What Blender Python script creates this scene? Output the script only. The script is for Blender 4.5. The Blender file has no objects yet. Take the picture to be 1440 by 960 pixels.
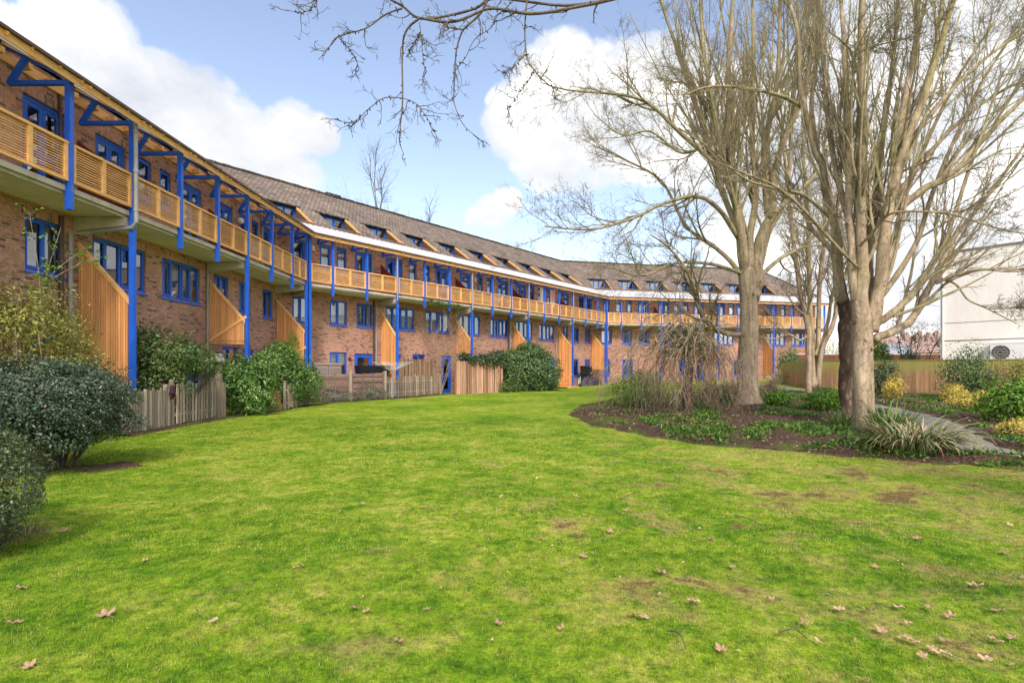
import bpy, math, random
import numpy as np
from mathutils import Vector
R = math.radians
scene = bpy.context.scene
col = scene.collection
rnd = random.Random(7)
F, HZ, EYE = 745.0, 518.0, 1.6          # focal length and horizon of the photograph, eye height in metres

# ------------------------------------------------------------------ node helpers
def new_mat(name):
    m = bpy.data.materials.new(name); m.use_nodes = True
    nt = m.node_tree; nt.nodes.clear()
    out = nt.nodes.new('ShaderNodeOutputMaterial')
    return m, nt, out
def N(nt, t, **kw):
    n = nt.nodes.new(t)
    for k, v in kw.items():
        if k in n.inputs: n.inputs[k].default_value = v
        else: setattr(n, k, v)
    return n
def L(nt, a, b): nt.links.new(a, b)
def ramp(nt, fac, stops, interp='LINEAR'):
    r = nt.nodes.new('ShaderNodeValToRGB'); r.color_ramp.interpolation = interp
    e = r.color_ramp.elements
    while len(e) < len(stops): e.new(0.5)
    for i, (p, c) in enumerate(stops):
        e[i].position = p; e[i].color = (*c, 1) if len(c) == 3 else c
    L(nt, fac, r.inputs[0]); return r.outputs[0]
def noise(nt, vec, scale, detail=4, rough=0.6, dist=0.0):
    n = N(nt, 'ShaderNodeTexNoise'); n.inputs['Scale'].default_value = scale
    n.inputs['Detail'].default_value = detail; n.inputs['Roughness'].default_value = rough
    n.inputs['Distortion'].default_value = dist
    if vec is not None: L(nt, vec, n.inputs['Vector'])
    return n.outputs['Fac']
def pos(nt): return nt.nodes.new('ShaderNodeNewGeometry').outputs['Position']
def mapping(nt, vec, scale=(1, 1, 1), loc=(0, 0, 0)):
    m = N(nt, 'ShaderNodeMapping'); m.inputs['Scale'].default_value = scale; m.inputs['Location'].default_value = loc
    L(nt, vec, m.inputs['Vector']); return m.outputs[0]
def mix(nt, fac, a, b, blend='MIX'):
    m = nt.nodes.new('ShaderNodeMix'); m.data_type = 'RGBA'; m.blend_type = blend
    for sock, val in ((m.inputs[0], fac), (m.inputs[6], a), (m.inputs[7], b)):
        if hasattr(val, 'is_linked'): L(nt, val, sock)
        elif isinstance(val, (int, float)): sock.default_value = val
        else: sock.default_value = (*val, 1)
    return m.outputs[2]
def math_n(nt, op, a, b=None, c=None, clamp=False):
    m = nt.nodes.new('ShaderNodeMath'); m.operation = op; m.use_clamp = clamp
    for i, val in enumerate((a, b, c)):
        if val is None: continue
        if hasattr(val, 'is_linked'): L(nt, val, m.inputs[i])
        else: m.inputs[i].default_value = val
    return m.outputs[0]
def principled(nt, out, color, rough=0.7, bump=None, bstr=0.3, bdist=0.02, spec=0.3, metal=0.0):
    p = N(nt, 'ShaderNodeBsdfPrincipled')
    if hasattr(color, 'is_linked'): L(nt, color, p.inputs['Base Color'])
    else: p.inputs['Base Color'].default_value = (*color, 1)
    if hasattr(rough, 'is_linked'): L(nt, rough, p.inputs['Roughness'])
    else: p.inputs['Roughness'].default_value = rough
    p.inputs['Specular IOR Level'].default_value = spec; p.inputs['Metallic'].default_value = metal
    if bump is not None:
        b = N(nt, 'ShaderNodeBump'); b.inputs['Strength'].default_value = bstr; b.inputs['Distance'].default_value = bdist
        L(nt, bump, b.inputs['Height']); L(nt, b.outputs[0], p.inputs['Normal'])
    L(nt, p.outputs[0], out.inputs[0]); return p

def m_plain(name, c, rough=0.6, var=0.25, scale=3.0, spec=0.3, metal=0.0, bstr=0.15, stretch=(1, 1, 1)):
    """paint, timber, metal ... a colour with two sizes of mottling and a fine relief"""
    m, nt, out = new_mat(name)
    v = mapping(nt, pos(nt), stretch)
    n1 = noise(nt, v, scale, 5); n2 = noise(nt, v, scale * 9, 3)
    d = tuple(x * (1 - var) for x in c); b = tuple(min(1, x * (1 + var * 0.7)) for x in c)
    c1 = ramp(nt, n1, [(0.3, d), (0.7, b)])
    c2 = mix(nt, 0.35, c1, ramp(nt, n2, [(0.3, d), (0.7, b)]))
    principled(nt, out, c2, rough, n2, bstr, 0.01, spec, metal)
    return m

def m_wood(name, c, rough=0.9, var=0.4, scale=4.0, stretch=(4, 4, .6), lo=0.55, hi=1.4):
    """boards or palings, each with a tone of its own"""
    m = m_plain(name, c, rough, var, scale, 0.15, bstr=0.4, stretch=stretch); nt = m.node_tree; BOARD_NAMES.append(name)
    p = [n for n in nt.nodes if n.type == 'BSDF_PRINCIPLED'][0]; src = p.inputs['Base Color'].links[0].from_socket
    a = N(nt, 'ShaderNodeAttribute', attribute_name='rnd').outputs['Fac']
    L(nt, mix(nt, 1.0, src, ramp(nt, a, [(0, (lo, lo, lo)), (1, (hi, hi * .98, hi * .95))]), 'MULTIPLY'), p.inputs['Base Color']); return m
BOARD_NAMES = []
def m_brick(name, c1, c2, dark, mortar, tone=1.0, bw=0.225, bh=0.075):
    m, nt, out = new_mat(name)
    uv = nt.nodes.new('ShaderNodeUVMap').outputs[0]
    b = N(nt, 'ShaderNodeTexBrick'); L(nt, uv, b.inputs['Vector'])
    b.inputs['Color1'].default_value = (*c1, 1); b.inputs['Color2'].default_value = (*c2, 1); b.inputs['Mortar'].default_value = (*mortar, 1)
    b.inputs['Scale'].default_value = 1; b.inputs['Mortar Size'].default_value = 0.007; b.inputs['Mortar Smooth'].default_value = 0.3
    b.inputs['Bias'].default_value = -0.1; b.inputs['Brick Width'].default_value = bw; b.inputs['Row Height'].default_value = bh
    # a second brick pattern with the same joints picks out scattered dark headers
    b2 = N(nt, 'ShaderNodeTexBrick'); L(nt, uv, b2.inputs['Vector'])
    b2.inputs['Color1'].default_value = (0, 0, 0, 1); b2.inputs['Color2'].default_value = (1, 1, 1, 1); b2.inputs['Mortar'].default_value = (0, 0, 0, 1)
    b2.inputs['Scale'].default_value = 1; b2.inputs['Mortar Size'].default_value = 0.007
    b2.inputs['Brick Width'].default_value = bw; b2.inputs['Row Height'].default_value = bh; b2.inputs['Bias'].default_value = 0
    hdr = ramp(nt, b2.outputs['Color'], [(0.84, (0, 0, 0)), (0.90, (1, 1, 1))])
    c = mix(nt, hdr, b.outputs['Color'], dark)
    p = pos(nt)
    big = noise(nt, p, 0.45, 5); c = mix(nt, 1.0, c, ramp(nt, big, [(0.25, (0.72, 0.70, 0.68)), (0.7, (1.18, 1.14, 1.1))]), 'MULTIPLY')
    fine = noise(nt, p, 14, 4); c = mix(nt, 1.0, c, ramp(nt, fine, [(0.25, (0.7, 0.68, 0.66)), (0.75, (1.25, 1.25, 1.25))]), 'MULTIPLY')
    h = math_n(nt, 'ADD', math_n(nt, 'MULTIPLY', b.outputs['Fac'], -1.0), math_n(nt, 'MULTIPLY', fine, 0.5))
    principled(nt, out, c, 0.9, h, 0.6, 0.012, 0.15)
    return m

def m_tiles(name):
    m, nt, out = new_mat(name)
    uv = nt.nodes.new('ShaderNodeUVMap').outputs[0]
    b = N(nt, 'ShaderNodeTexBrick'); L(nt, uv, b.inputs['Vector'])
    b.inputs['Color1'].default_value = (0.155, 0.113, 0.085, 1); b.inputs['Color2'].default_value = (0.265, 0.205, 0.160, 1)
    b.inputs['Mortar'].default_value = (0.045, 0.036, 0.03, 1)
    b.inputs['Scale'].default_value = 1; b.inputs['Mortar Size'].default_value = 0.016; b.inputs['Brick Width'].default_value = 0.25
    b.inputs['Row Height'].default_value = 0.21; b.inputs['Mortar Smooth'].default_value = 0.2
    p = pos(nt)
    big = noise(nt, p, 0.8, 6, 0.65)
    c = mix(nt, 1.0, b.outputs['Color'], ramp(nt, big, [(0.3, (0.68, 0.68, 0.7)), (0.7, (1.35, 1.3, 1.22))]), 'MULTIPLY')
    li = noise(nt, p, 6.5, 6, 0.72)
    c = mix(nt, ramp(nt, li, [(0.56, (0, 0, 0)), (0.68, (0.75, 0.75, 0.75))]), c, (0.40, 0.375, 0.32))
    mo = noise(nt, mapping(nt, p, (1, 1, 1), (30, 4, 2)), 2.2, 5, 0.7)
    c = mix(nt, ramp(nt, mo, [(0.55, (0, 0, 0)), (0.72, (0.6, 0.6, 0.6))]), c, (0.095, 0.085, 0.05))
    # each course steps down: a sawtooth along the slope
    sx = nt.nodes.new('ShaderNodeSeparateXYZ'); L(nt, uv, sx.inputs[0])
    saw = math_n(nt, 'FRACT', math_n(nt, 'DIVIDE', sx.outputs[1], 0.21))
    h = math_n(nt, 'ADD', math_n(nt, 'MULTIPLY', saw, -1.0), math_n(nt, 'MULTIPLY', li, 0.5))
    h = math_n(nt, 'ADD', h, math_n(nt, 'MULTIPLY', b.outputs['Fac'], -0.6))
    principled(nt, out, c, 0.9, h, 0.9, 0.03, 0.2)
    return m

def m_leaf(name, stops, rough=0.45, transl=0.3, spec=0.35):
    """leaves: colour from each leaf's own random value, some light through the blade"""
    m, nt, out = new_mat(name)
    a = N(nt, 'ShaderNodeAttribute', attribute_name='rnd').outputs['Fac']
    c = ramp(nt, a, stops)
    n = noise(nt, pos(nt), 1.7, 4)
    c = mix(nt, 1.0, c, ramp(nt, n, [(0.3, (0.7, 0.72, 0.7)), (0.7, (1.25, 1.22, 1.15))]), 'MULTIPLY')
    p = principled(nt, out, c, rough, spec=spec)
    t = N(nt, 'ShaderNodeBsdfTranslucent'); L(nt, c, t.inputs[0])
    mx = N(nt, 'ShaderNodeMixShader'); mx.inputs[0].default_value = transl
    L(nt, p.outputs[0], mx.inputs[1]); L(nt, t.outputs[0], mx.inputs[2]); L(nt, mx.outputs[0], out.inputs[0])
    return m

def m_bark(name, pale, mid, green, dark, gfac=0.5, flake=0.0, fine=None):
    m, nt, out = new_mat(name)
    p = pos(nt)
    v = mapping(nt, p, (1, 1, 0.45))
    n1 = noise(nt, v, 3.0, 6, 0.65, 0.4); n2 = noise(nt, v, 22, 5, 0.7); n3 = noise(nt, mapping(nt, p, (1, 1, 0.3), (7, 3, 1)), 1.3, 4)
    c = ramp(nt, n1, [(0.25, mid), (0.55, pale), (0.8, tuple(x * 1.15 for x in pale))])
    sz = nt.nodes.new('ShaderNodeSeparateXYZ'); L(nt, p, sz.inputs[0]); up = N(nt, 'ShaderNodeMapRange'); up.inputs[1].default_value = 2.5; up.inputs[2].default_value = 9.0; up.inputs[3].default_value = -0.10; up.inputs[4].default_value = 0.10 * gfac; L(nt, sz.outputs[2], up.inputs[0])
    n3 = math_n(nt, 'ADD', n3, up.outputs[0])
    c = mix(nt, ramp(nt, n3, [(0.5 - 0.12 * gfac, (0, 0, 0)), (0.72 - 0.12 * gfac, (gfac, gfac, gfac))]), c, green)
    c = mix(nt, ramp(nt, n2, [(0.28, (0.85, 0.85, 0.85)), (0.48, (0, 0, 0))]), c, dark)
    # cross rings and scars
    w = N(nt, 'ShaderNodeTexWave'); w.bands_direction = 'Z'; L(nt, p, w.inputs['Vector'])
    w.inputs['Scale'].default_value = 0.8; w.inputs['Distortion'].default_value = 16; w.inputs['Detail'].default_value = 5; w.inputs['Detail Scale'].default_value = 2.5
    c = mix(nt, ramp(nt, w.outputs['Fac'], [(0.0, (0.4, 0.4, 0.4)), (0.06, (0, 0, 0))]), c, tuple(x * 0.55 for x in mid))
    if flake:
        vo = N(nt, 'ShaderNodeTexVoronoi'); vo.inputs['Scale'].default_value = 9; L(nt, mapping(nt, p, (1, 1, 0.5)), vo.inputs['Vector'])
        c = mix(nt, math_n(nt, 'MULTIPLY', ramp(nt, vo.outputs['Distance'], [(0.25, (0, 0, 0)), (0.5, (1, 1, 1))]), flake), c, dark)
    h = math_n(nt, 'ADD', n2, math_n(nt, 'MULTIPLY', n1, 1.2))
    st = noise(nt, mapping(nt, p, (2.2, 2.2, 0.28), (5, 9, 2)), 2.6, 6, 0.7, 0.6)
    c = mix(nt, 1.0, c, ramp(nt, st, [(0.34, (0.50, 0.47, 0.44)), (0.5, (0.95, 0.94, 0.92)), (0.66, (1.2, 1.18, 1.12))]), 'MULTIPLY')
    lc = N(nt, 'ShaderNodeTexVoronoi'); lc.inputs['Scale'].default_value = 3.2; L(nt, mapping(nt, p, (1, 1, 0.8)), lc.inputs['Vector'])
    c = mix(nt, ramp(nt, math_n(nt, 'ADD', lc.outputs['Distance'], math_n(nt, 'MULTIPLY', n2, 0.18)), [(0.16, (0.7, 0.7, 0.7)), (0.24, (0, 0, 0))]), c, dark)
    if fine is not None:
        a = N(nt, 'ShaderNodeAttribute', attribute_name='rnd').outputs['Fac']; c = mix(nt, ramp(nt, a, [(0.12, (0.85, 0.85, 0.85)), (0.5, (0, 0, 0))]), c, fine)
    principled(nt, out, c, 0.85, h, 0.55, 0.03, 0.2)
    return m

# ------------------------------------------------------------------ colours and materials
M = {}
M['brick'] = m_brick('brown_brick', (0.52, 0.268, 0.185), (0.35, 0.172, 0.120), (0.20, 0.108, 0.082), (0.43, 0.35, 0.29))
M['redbrick'] = m_brick('red_brick', (0.20, 0.055, 0.04), (0.14, 0.04, 0.03), (0.08, 0.03, 0.03), (0.22, 0.17, 0.14))
M['tiles'] = m_tiles('old_roof_tiles')
M['blue'] = m_plain('blue_paint', (0.013, 0.112, 0.60), 0.45, 0.3, 2.2, 0.4)
M['timber'] = m_wood('honey_timber', (0.85, 0.465, 0.17), 0.65, 0.26, 2.5, (1, 1, 3), 0.8, 1.1)
M['screen'] = m_wood('stained_cedar_boards', (0.78, 0.365, 0.135), .65, .24, 2.0, (3, 3, .4), .8, 1.15)
M['concrete'] = m_plain('weathered_concrete', (0.50, 0.43, 0.33), 0.9, 0.28, 2.5, 0.2, bstr=0.3)
M['soffit'] = m_plain('pale_soffit_boards', (0.76, 0.65, 0.57), 0.8, 0.18, 1.2, 0.2)
M['cream'] = m_plain('cream_render', (0.82, 0.765, 0.69), 0.9, 0.11, 1.1, 0.15, bstr=0.2, stretch=(1, 1, .2))
M['creamband'] = m_plain('grey_joint', (0.20, 0.18, 0.155), 0.9, 0.2, 2)
M['white'] = m_plain('white_enamel', (0.74, 0.73, 0.70), 0.45, 0.08, 2)
M['greymetal'] = m_plain('galvanised_pipe', (0.31, 0.295, 0.27), 0.5, 0.2, 4, 0.4)
M['brownpipe'] = m_plain('brown_pipe', (0.10, 0.055, 0.04), 0.5, 0.25, 4)
M['darkred'] = m_plain('dark_red_board', (0.17, 0.022, 0.022), 0.6, 0.2, 2)
M['cheek'] = m_plain('brown_boarding', (0.11, 0.06, 0.04), 0.8, 0.3, 4, stretch=(1, 1, 6))
M['greywood'] = m_wood('weathered_grey_pale', (0.42, 0.335, 0.245), stretch=(5, 5, .6), lo=.5, hi=1.35)
M['brownwood'] = m_wood('brown_wattle', (0.25, 0.155, 0.10), lo=.35, hi=1.7)
M['panelwood'] = m_wood('dark_larch_lap', (0.21, 0.135, 0.105), stretch=(.7, .7, 5), lo=.5, hi=1.5)
M['willow'] = m_wood('split_chestnut_screen', (0.42, 0.245, 0.155), stretch=(5, 5, .5), lo=.35, hi=1.6)
M['interior'] = m_plain('room_plaster', (0.30, 0.27, 0.24), 0.9, 0.2, 1)
M['black'] = m_plain('black_plastic', (0.018, 0.018, 0.02), 0.45, 0.3, 4)
M['tarp'] = m_plain('dark_tarpaulin', (0.045, 0.035, 0.045), 0.55, 0.4, 5, 0.35, bstr=0.4)
M['rust'] = m_plain('rusty_edge', (0.30, 0.10, 0.05), 0.8, 0.4, 5)
M['pink'] = m_plain('pink_cloth', (0.62, 0.36, 0.33), 0.9, 0.15, 4)
M['palecloth'] = m_plain('pale_cloth', (0.66, 0.60, 0.55), 0.9, 0.15, 4)
M['maroon'] = m_plain('maroon_cloth', (0.055, 0.02, 0.028), 0.9, 0.3, 8)

def m_glass():
    m, nt, out = new_mat('window_glass')
    t = N(nt, 'ShaderNodeBsdfTransparent'); t.inputs[0].default_value = (0.75, 0.8, 0.82, 1)
    g = N(nt, 'ShaderNodeBsdfGlossy'); g.inputs['Roughness'].default_value = 0.02; g.inputs[0].default_value = (0.95, 0.97, 1, 1)
    b = N(nt, 'ShaderNodeBump'); b.inputs['Strength'].default_value = 0.05; b.inputs['Distance'].default_value = 0.02
    L(nt, noise(nt, pos(nt), 1.6, 2), b.inputs['Height']); L(nt, b.outputs[0], g.inputs['Normal'])
    fr = N(nt, 'ShaderNodeFresnel'); fr.inputs[0].default_value = 1.55
    f = math_n(nt, 'ADD', math_n(nt, 'MULTIPLY', fr.outputs[0], 1.3), 0.17, clamp=True)
    mx = N(nt, 'ShaderNodeMixShader'); L(nt, f, mx.inputs[0]); L(nt, t.outputs[0], mx.inputs[1]); L(nt, g.outputs[0], mx.inputs[2])
    L(nt, mx.outputs[0], out.inputs[0]); return m
M['glass'] = m_glass()
def m_cloth():
    m, nt, out = new_mat('net_curtain')
    p = principled(nt, out, (0.80, 0.79, 0.75), 0.9, spec=0.1)
    t = N(nt, 'ShaderNodeBsdfTranslucent'); t.inputs[0].default_value = (0.8, 0.79, 0.75, 1)
    mx = N(nt, 'ShaderNodeMixShader'); mx.inputs[0].default_value = 0.35
    L(nt, p.outputs[0], mx.inputs[1]); L(nt, t.outputs[0], mx.inputs[2]); L(nt, mx.outputs[0], out.inputs[0]); return m
M['curtain'] = m_cloth()
def m_canopy():
    m, nt, out = new_mat('white_profiled_sheet')
    p0 = pos(nt); n = noise(nt, p0, 1.5, 5); n2 = noise(nt, mapping(nt, p0, (1, 1, 0.3)), 5, 5, 0.7)
    c = mix(nt, 0.5, ramp(nt, n, [(0.3, (0.80, 0.79, 0.77)), (0.6, (0.9, 0.9, 0.9))]), ramp(nt, n2, [(0.3, (0.74, 0.72, 0.69)), (0.55, (0.9, 0.9, 0.9))]))
    p = principled(nt, out, c, 0.45, spec=0.3)
    t = N(nt, 'ShaderNodeBsdfTranslucent'); t.inputs[0].default_value = (0.8, 0.8, 0.78, 1)
    mx = N(nt, 'ShaderNodeMixShader'); mx.inputs[0].default_value = 0.48
    L(nt, p.outputs[0], mx.inputs[1]); L(nt, t.outputs[0], mx.inputs[2]); L(nt, mx.outputs[0], out.inputs[0]); return m
M['canopy'] = m_canopy()
def m_fence():
    m, nt, out = new_mat('featheredge_boards')
    p = pos(nt); v = mapping(nt, p, (5, 5, 0.35))
    n1 = noise(nt, v, 1.6, 5, 0.65); n2 = noise(nt, v, 9, 4)
    a = N(nt, 'ShaderNodeAttribute', attribute_name='rnd').outputs['Fac']
    c = ramp(nt, n1, [(0.25, (0.20, 0.098, 0.045)), (0.5, (0.43, 0.235, 0.11)), (0.75, (0.58, 0.36, 0.19))])
    c = mix(nt, 1.0, c, ramp(nt, a, [(0, (0.55, 0.55, 0.55)), (1, (1.25, 1.22, 1.15))]), 'MULTIPLY')
    c = mix(nt, 0.4, c, ramp(nt, n2, [(0.3, (0.26, 0.14, 0.07)), (0.7, (0.68, 0.45, 0.25))]))
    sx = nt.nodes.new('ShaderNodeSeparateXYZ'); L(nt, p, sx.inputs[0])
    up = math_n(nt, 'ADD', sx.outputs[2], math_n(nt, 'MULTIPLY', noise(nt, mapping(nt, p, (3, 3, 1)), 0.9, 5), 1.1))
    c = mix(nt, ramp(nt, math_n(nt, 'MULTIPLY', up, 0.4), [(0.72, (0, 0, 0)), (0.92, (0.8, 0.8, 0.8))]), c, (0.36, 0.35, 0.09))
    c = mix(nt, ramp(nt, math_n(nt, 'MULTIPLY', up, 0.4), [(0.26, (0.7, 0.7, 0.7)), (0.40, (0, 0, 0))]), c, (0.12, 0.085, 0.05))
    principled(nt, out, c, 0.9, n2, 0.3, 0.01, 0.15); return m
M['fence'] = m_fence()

def lawn_color(nt, blades):
    p = pos(nt)
    sx = nt.nodes.new('ShaderNodeSeparateXYZ'); L(nt, p, sx.inputs[0])
    flat = nt.nodes.new('ShaderNodeCombineXYZ'); L(nt, sx.outputs[0], flat.inputs[0]); L(nt, sx.outputs[1], flat.inputs[1])
    q = flat.outputs[0]
    n1 = noise(nt, q, 0.33, 5, 0.62, 0.3); n2 = noise(nt, mapping(nt, q, (1, 1, 1), (11, 5, 0)), 1.5, 5, 0.66, 0.2); n3 = noise(nt, mapping(nt, q, (1, 1, 1), (3, 17, 0)), 4.2, 4, 0.7)
    s = math_n(nt, 'ADD', math_n(nt, 'MULTIPLY', n1, 0.33), math_n(nt, 'ADD', math_n(nt, 'MULTIPLY', n2, 0.31), math_n(nt, 'MULTIPLY', n3, 0.36)))
    if blades:
        a = N(nt, 'ShaderNodeAttribute', attribute_name='rnd').outputs['Fac']
        s = math_n(nt, 'ADD', s, math_n(nt, 'MULTIPLY', math_n(nt, 'SUBTRACT', a, 0.5), 0.20))
    c = ramp(nt, s, [(0.38, (0.074, 0.172, 0.008)), (0.45, (0.148, 0.280, 0.013)), (0.51, (0.255, 0.365, 0.022)), (0.565, (0.40, 0.430, 0.065)), (0.655, (0.55, 0.48, 0.16))])
    # worn, mossy and bare patches, more of them on the side towards the trees
    w = noise(nt, mapping(nt, q, (1, 1, 1), (40, 23, 0)), 1.1, 6, 0.72, 0.25)
    side = N(nt, 'ShaderNodeMapRange'); side.inputs[1].default_value = -3.0; side.inputs[2].default_value = 5.0; side.inputs[3].default_value = -0.07; side.inputs[4].default_value = 0.095
    L(nt, math_n(nt, 'SUBTRACT', sx.outputs[0], math_n(nt, 'MULTIPLY', math_n(nt, 'SUBTRACT', sx.outputs[1], 4.0), 0.25)), side.inputs[0])
    wf = math_n(nt, 'ADD', w, side.outputs[0])
    c = mix(nt, ramp(nt, wf, [(0.53, (0, 0, 0)), (0.64, (0.72, 0.72, 0.72))]), c, (0.46, 0.36, 0.13))
    c = mix(nt, ramp(nt, wf, [(0.63, (0, 0, 0)), (0.68, (0.8, 0.8, 0.8))]), c, (0.20, 0.115, 0.06))
    vs = N(nt, 'ShaderNodeTexVoronoi'); vs.inputs['Scale'].default_value = 1.15; L(nt, q, vs.inputs['Vector'])   # small bare spots, worm casts and scuffs
    sp = math_n(nt, 'ADD', vs.outputs['Distance'], math_n(nt, 'MULTIPLY', math_n(nt, 'SUBTRACT', n3, 0.5), 0.30))
    sx2 = nt.nodes.new('ShaderNodeSeparateColor'); L(nt, vs.outputs['Color'], sx2.inputs[0])
    pick = math_n(nt, 'GREATER_THAN', math_n(nt, 'ADD', sx2.outputs[0], math_n(nt, 'MULTIPLY', side.outputs[0], 2.0)), 0.62)
    c = mix(nt, math_n(nt, 'MULTIPLY', pick, ramp(nt, sp, [(0.05, (0.85, 0.85, 0.85)), (0.13, (0, 0, 0))])), c, (0.25, 0.145, 0.075))
    tf = noise(nt, mapping(nt, q, (1, 1, 1), (2, 31, 0)), 11.0, 5, 0.75)
    c = mix(nt, 1.0, c, ramp(nt, tf, [(0.34, (0.50, 0.56, 0.54)), (0.50, (1, 1, 1)), (0.68, (1.32, 1.24, 1.1))]), 'MULTIPLY')
    if blades:
        straw = ramp(nt, a, [(0.86, (0, 0, 0)), (0.94, (0.8, 0.8, 0.8))])
        c = mix(nt, straw, c, (0.46, 0.39, 0.17))
    return c, n3
def m_lawn():
    m, nt, out = new_mat('lawn_turf')
    c, n3 = lawn_color(nt, False)
    fine = noise(nt, pos(nt), 38, 5, 0.75); mid = noise(nt, pos(nt), 9, 5, 0.7)
    c = mix(nt, 1.0, c, ramp(nt, fine, [(0.3, (0.52, 0.55, 0.5)), (0.68, (1.22, 1.2, 1.1))]), 'MULTIPLY')
    c = mix(nt, 1.0, c, ramp(nt, mid, [(0.3, (0.70, 0.74, 0.7)), (0.65, (1.12, 1.1, 1.05))]), 'MULTIPLY')
    principled(nt, out, c, 0.9, math_n(nt, 'ADD', fine, mid), 0.7, 0.03, 0.1); return m
M['lawn'] = m_lawn()
def m_blades():
    m, nt, out = new_mat('grass_blades')
    c, n3 = lawn_color(nt, True)
    p = principled(nt, out, c, 0.6, spec=0.15)
    t = N(nt, 'ShaderNodeBsdfTranslucent'); L(nt, c, t.inputs[0])
    mx = N(nt, 'ShaderNodeMixShader'); mx.inputs[0].default_value = 0.35
    L(nt, p.outputs[0], mx.inputs[1]); L(nt, t.outputs[0], mx.inputs[2]); L(nt, mx.outputs[0], out.inputs[0]); return m
M['blades'] = m_blades()
def m_soil():
    m, nt, out = new_mat('bark_mulch_soil')
    p = pos(nt); n1 = noise(nt, p, 1.2, 5); n2 = noise(nt, p, 17, 6, 0.75); v = N(nt, 'ShaderNodeTexVoronoi'); v.inputs['Scale'].default_value = 26; L(nt, p, v.inputs['Vector'])
    c = ramp(nt, n2, [(0.3, (0.035, 0.022, 0.016)), (0.5, (0.085, 0.052, 0.036)), (0.72, (0.20, 0.135, 0.095))])
    c = mix(nt, 1.0, c, ramp(nt, n1, [(0.3, (0.8, 0.78, 0.75)), (0.7, (1.3, 1.25, 1.2))]), 'MULTIPLY')
    c = mix(nt, ramp(nt, noise(nt, p, 60, 3), [(0.62, (0, 0, 0)), (0.7, (0.8, 0.8, 0.8))]), c, (0.30, 0.19, 0.12))
    g = noise(nt, mapping(nt, p, (1, 1, 1), (9, 2, 0)), 0.55, 6, 0.72)
    c = mix(nt, ramp(nt, g, [(0.50, (0, 0, 0)), (0.60, (0.75, 0.75, 0.75))]), c, ramp(nt, n2, [(0.3, (0.06, 0.10, 0.012)), (0.7, (0.14, 0.20, 0.03))]))
    principled(nt, out, c, 0.95, math_n(nt, 'ADD', n2, v.outputs['Distance']), 0.8, 0.05, 0.1); return m
M['soil'] = m_soil()
M['path'] = m_plain('worn_tarmac', (0.235, 0.195, 0.17), 0.9, 0.28, 2.0, 0.2, bstr=0.4)

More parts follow.
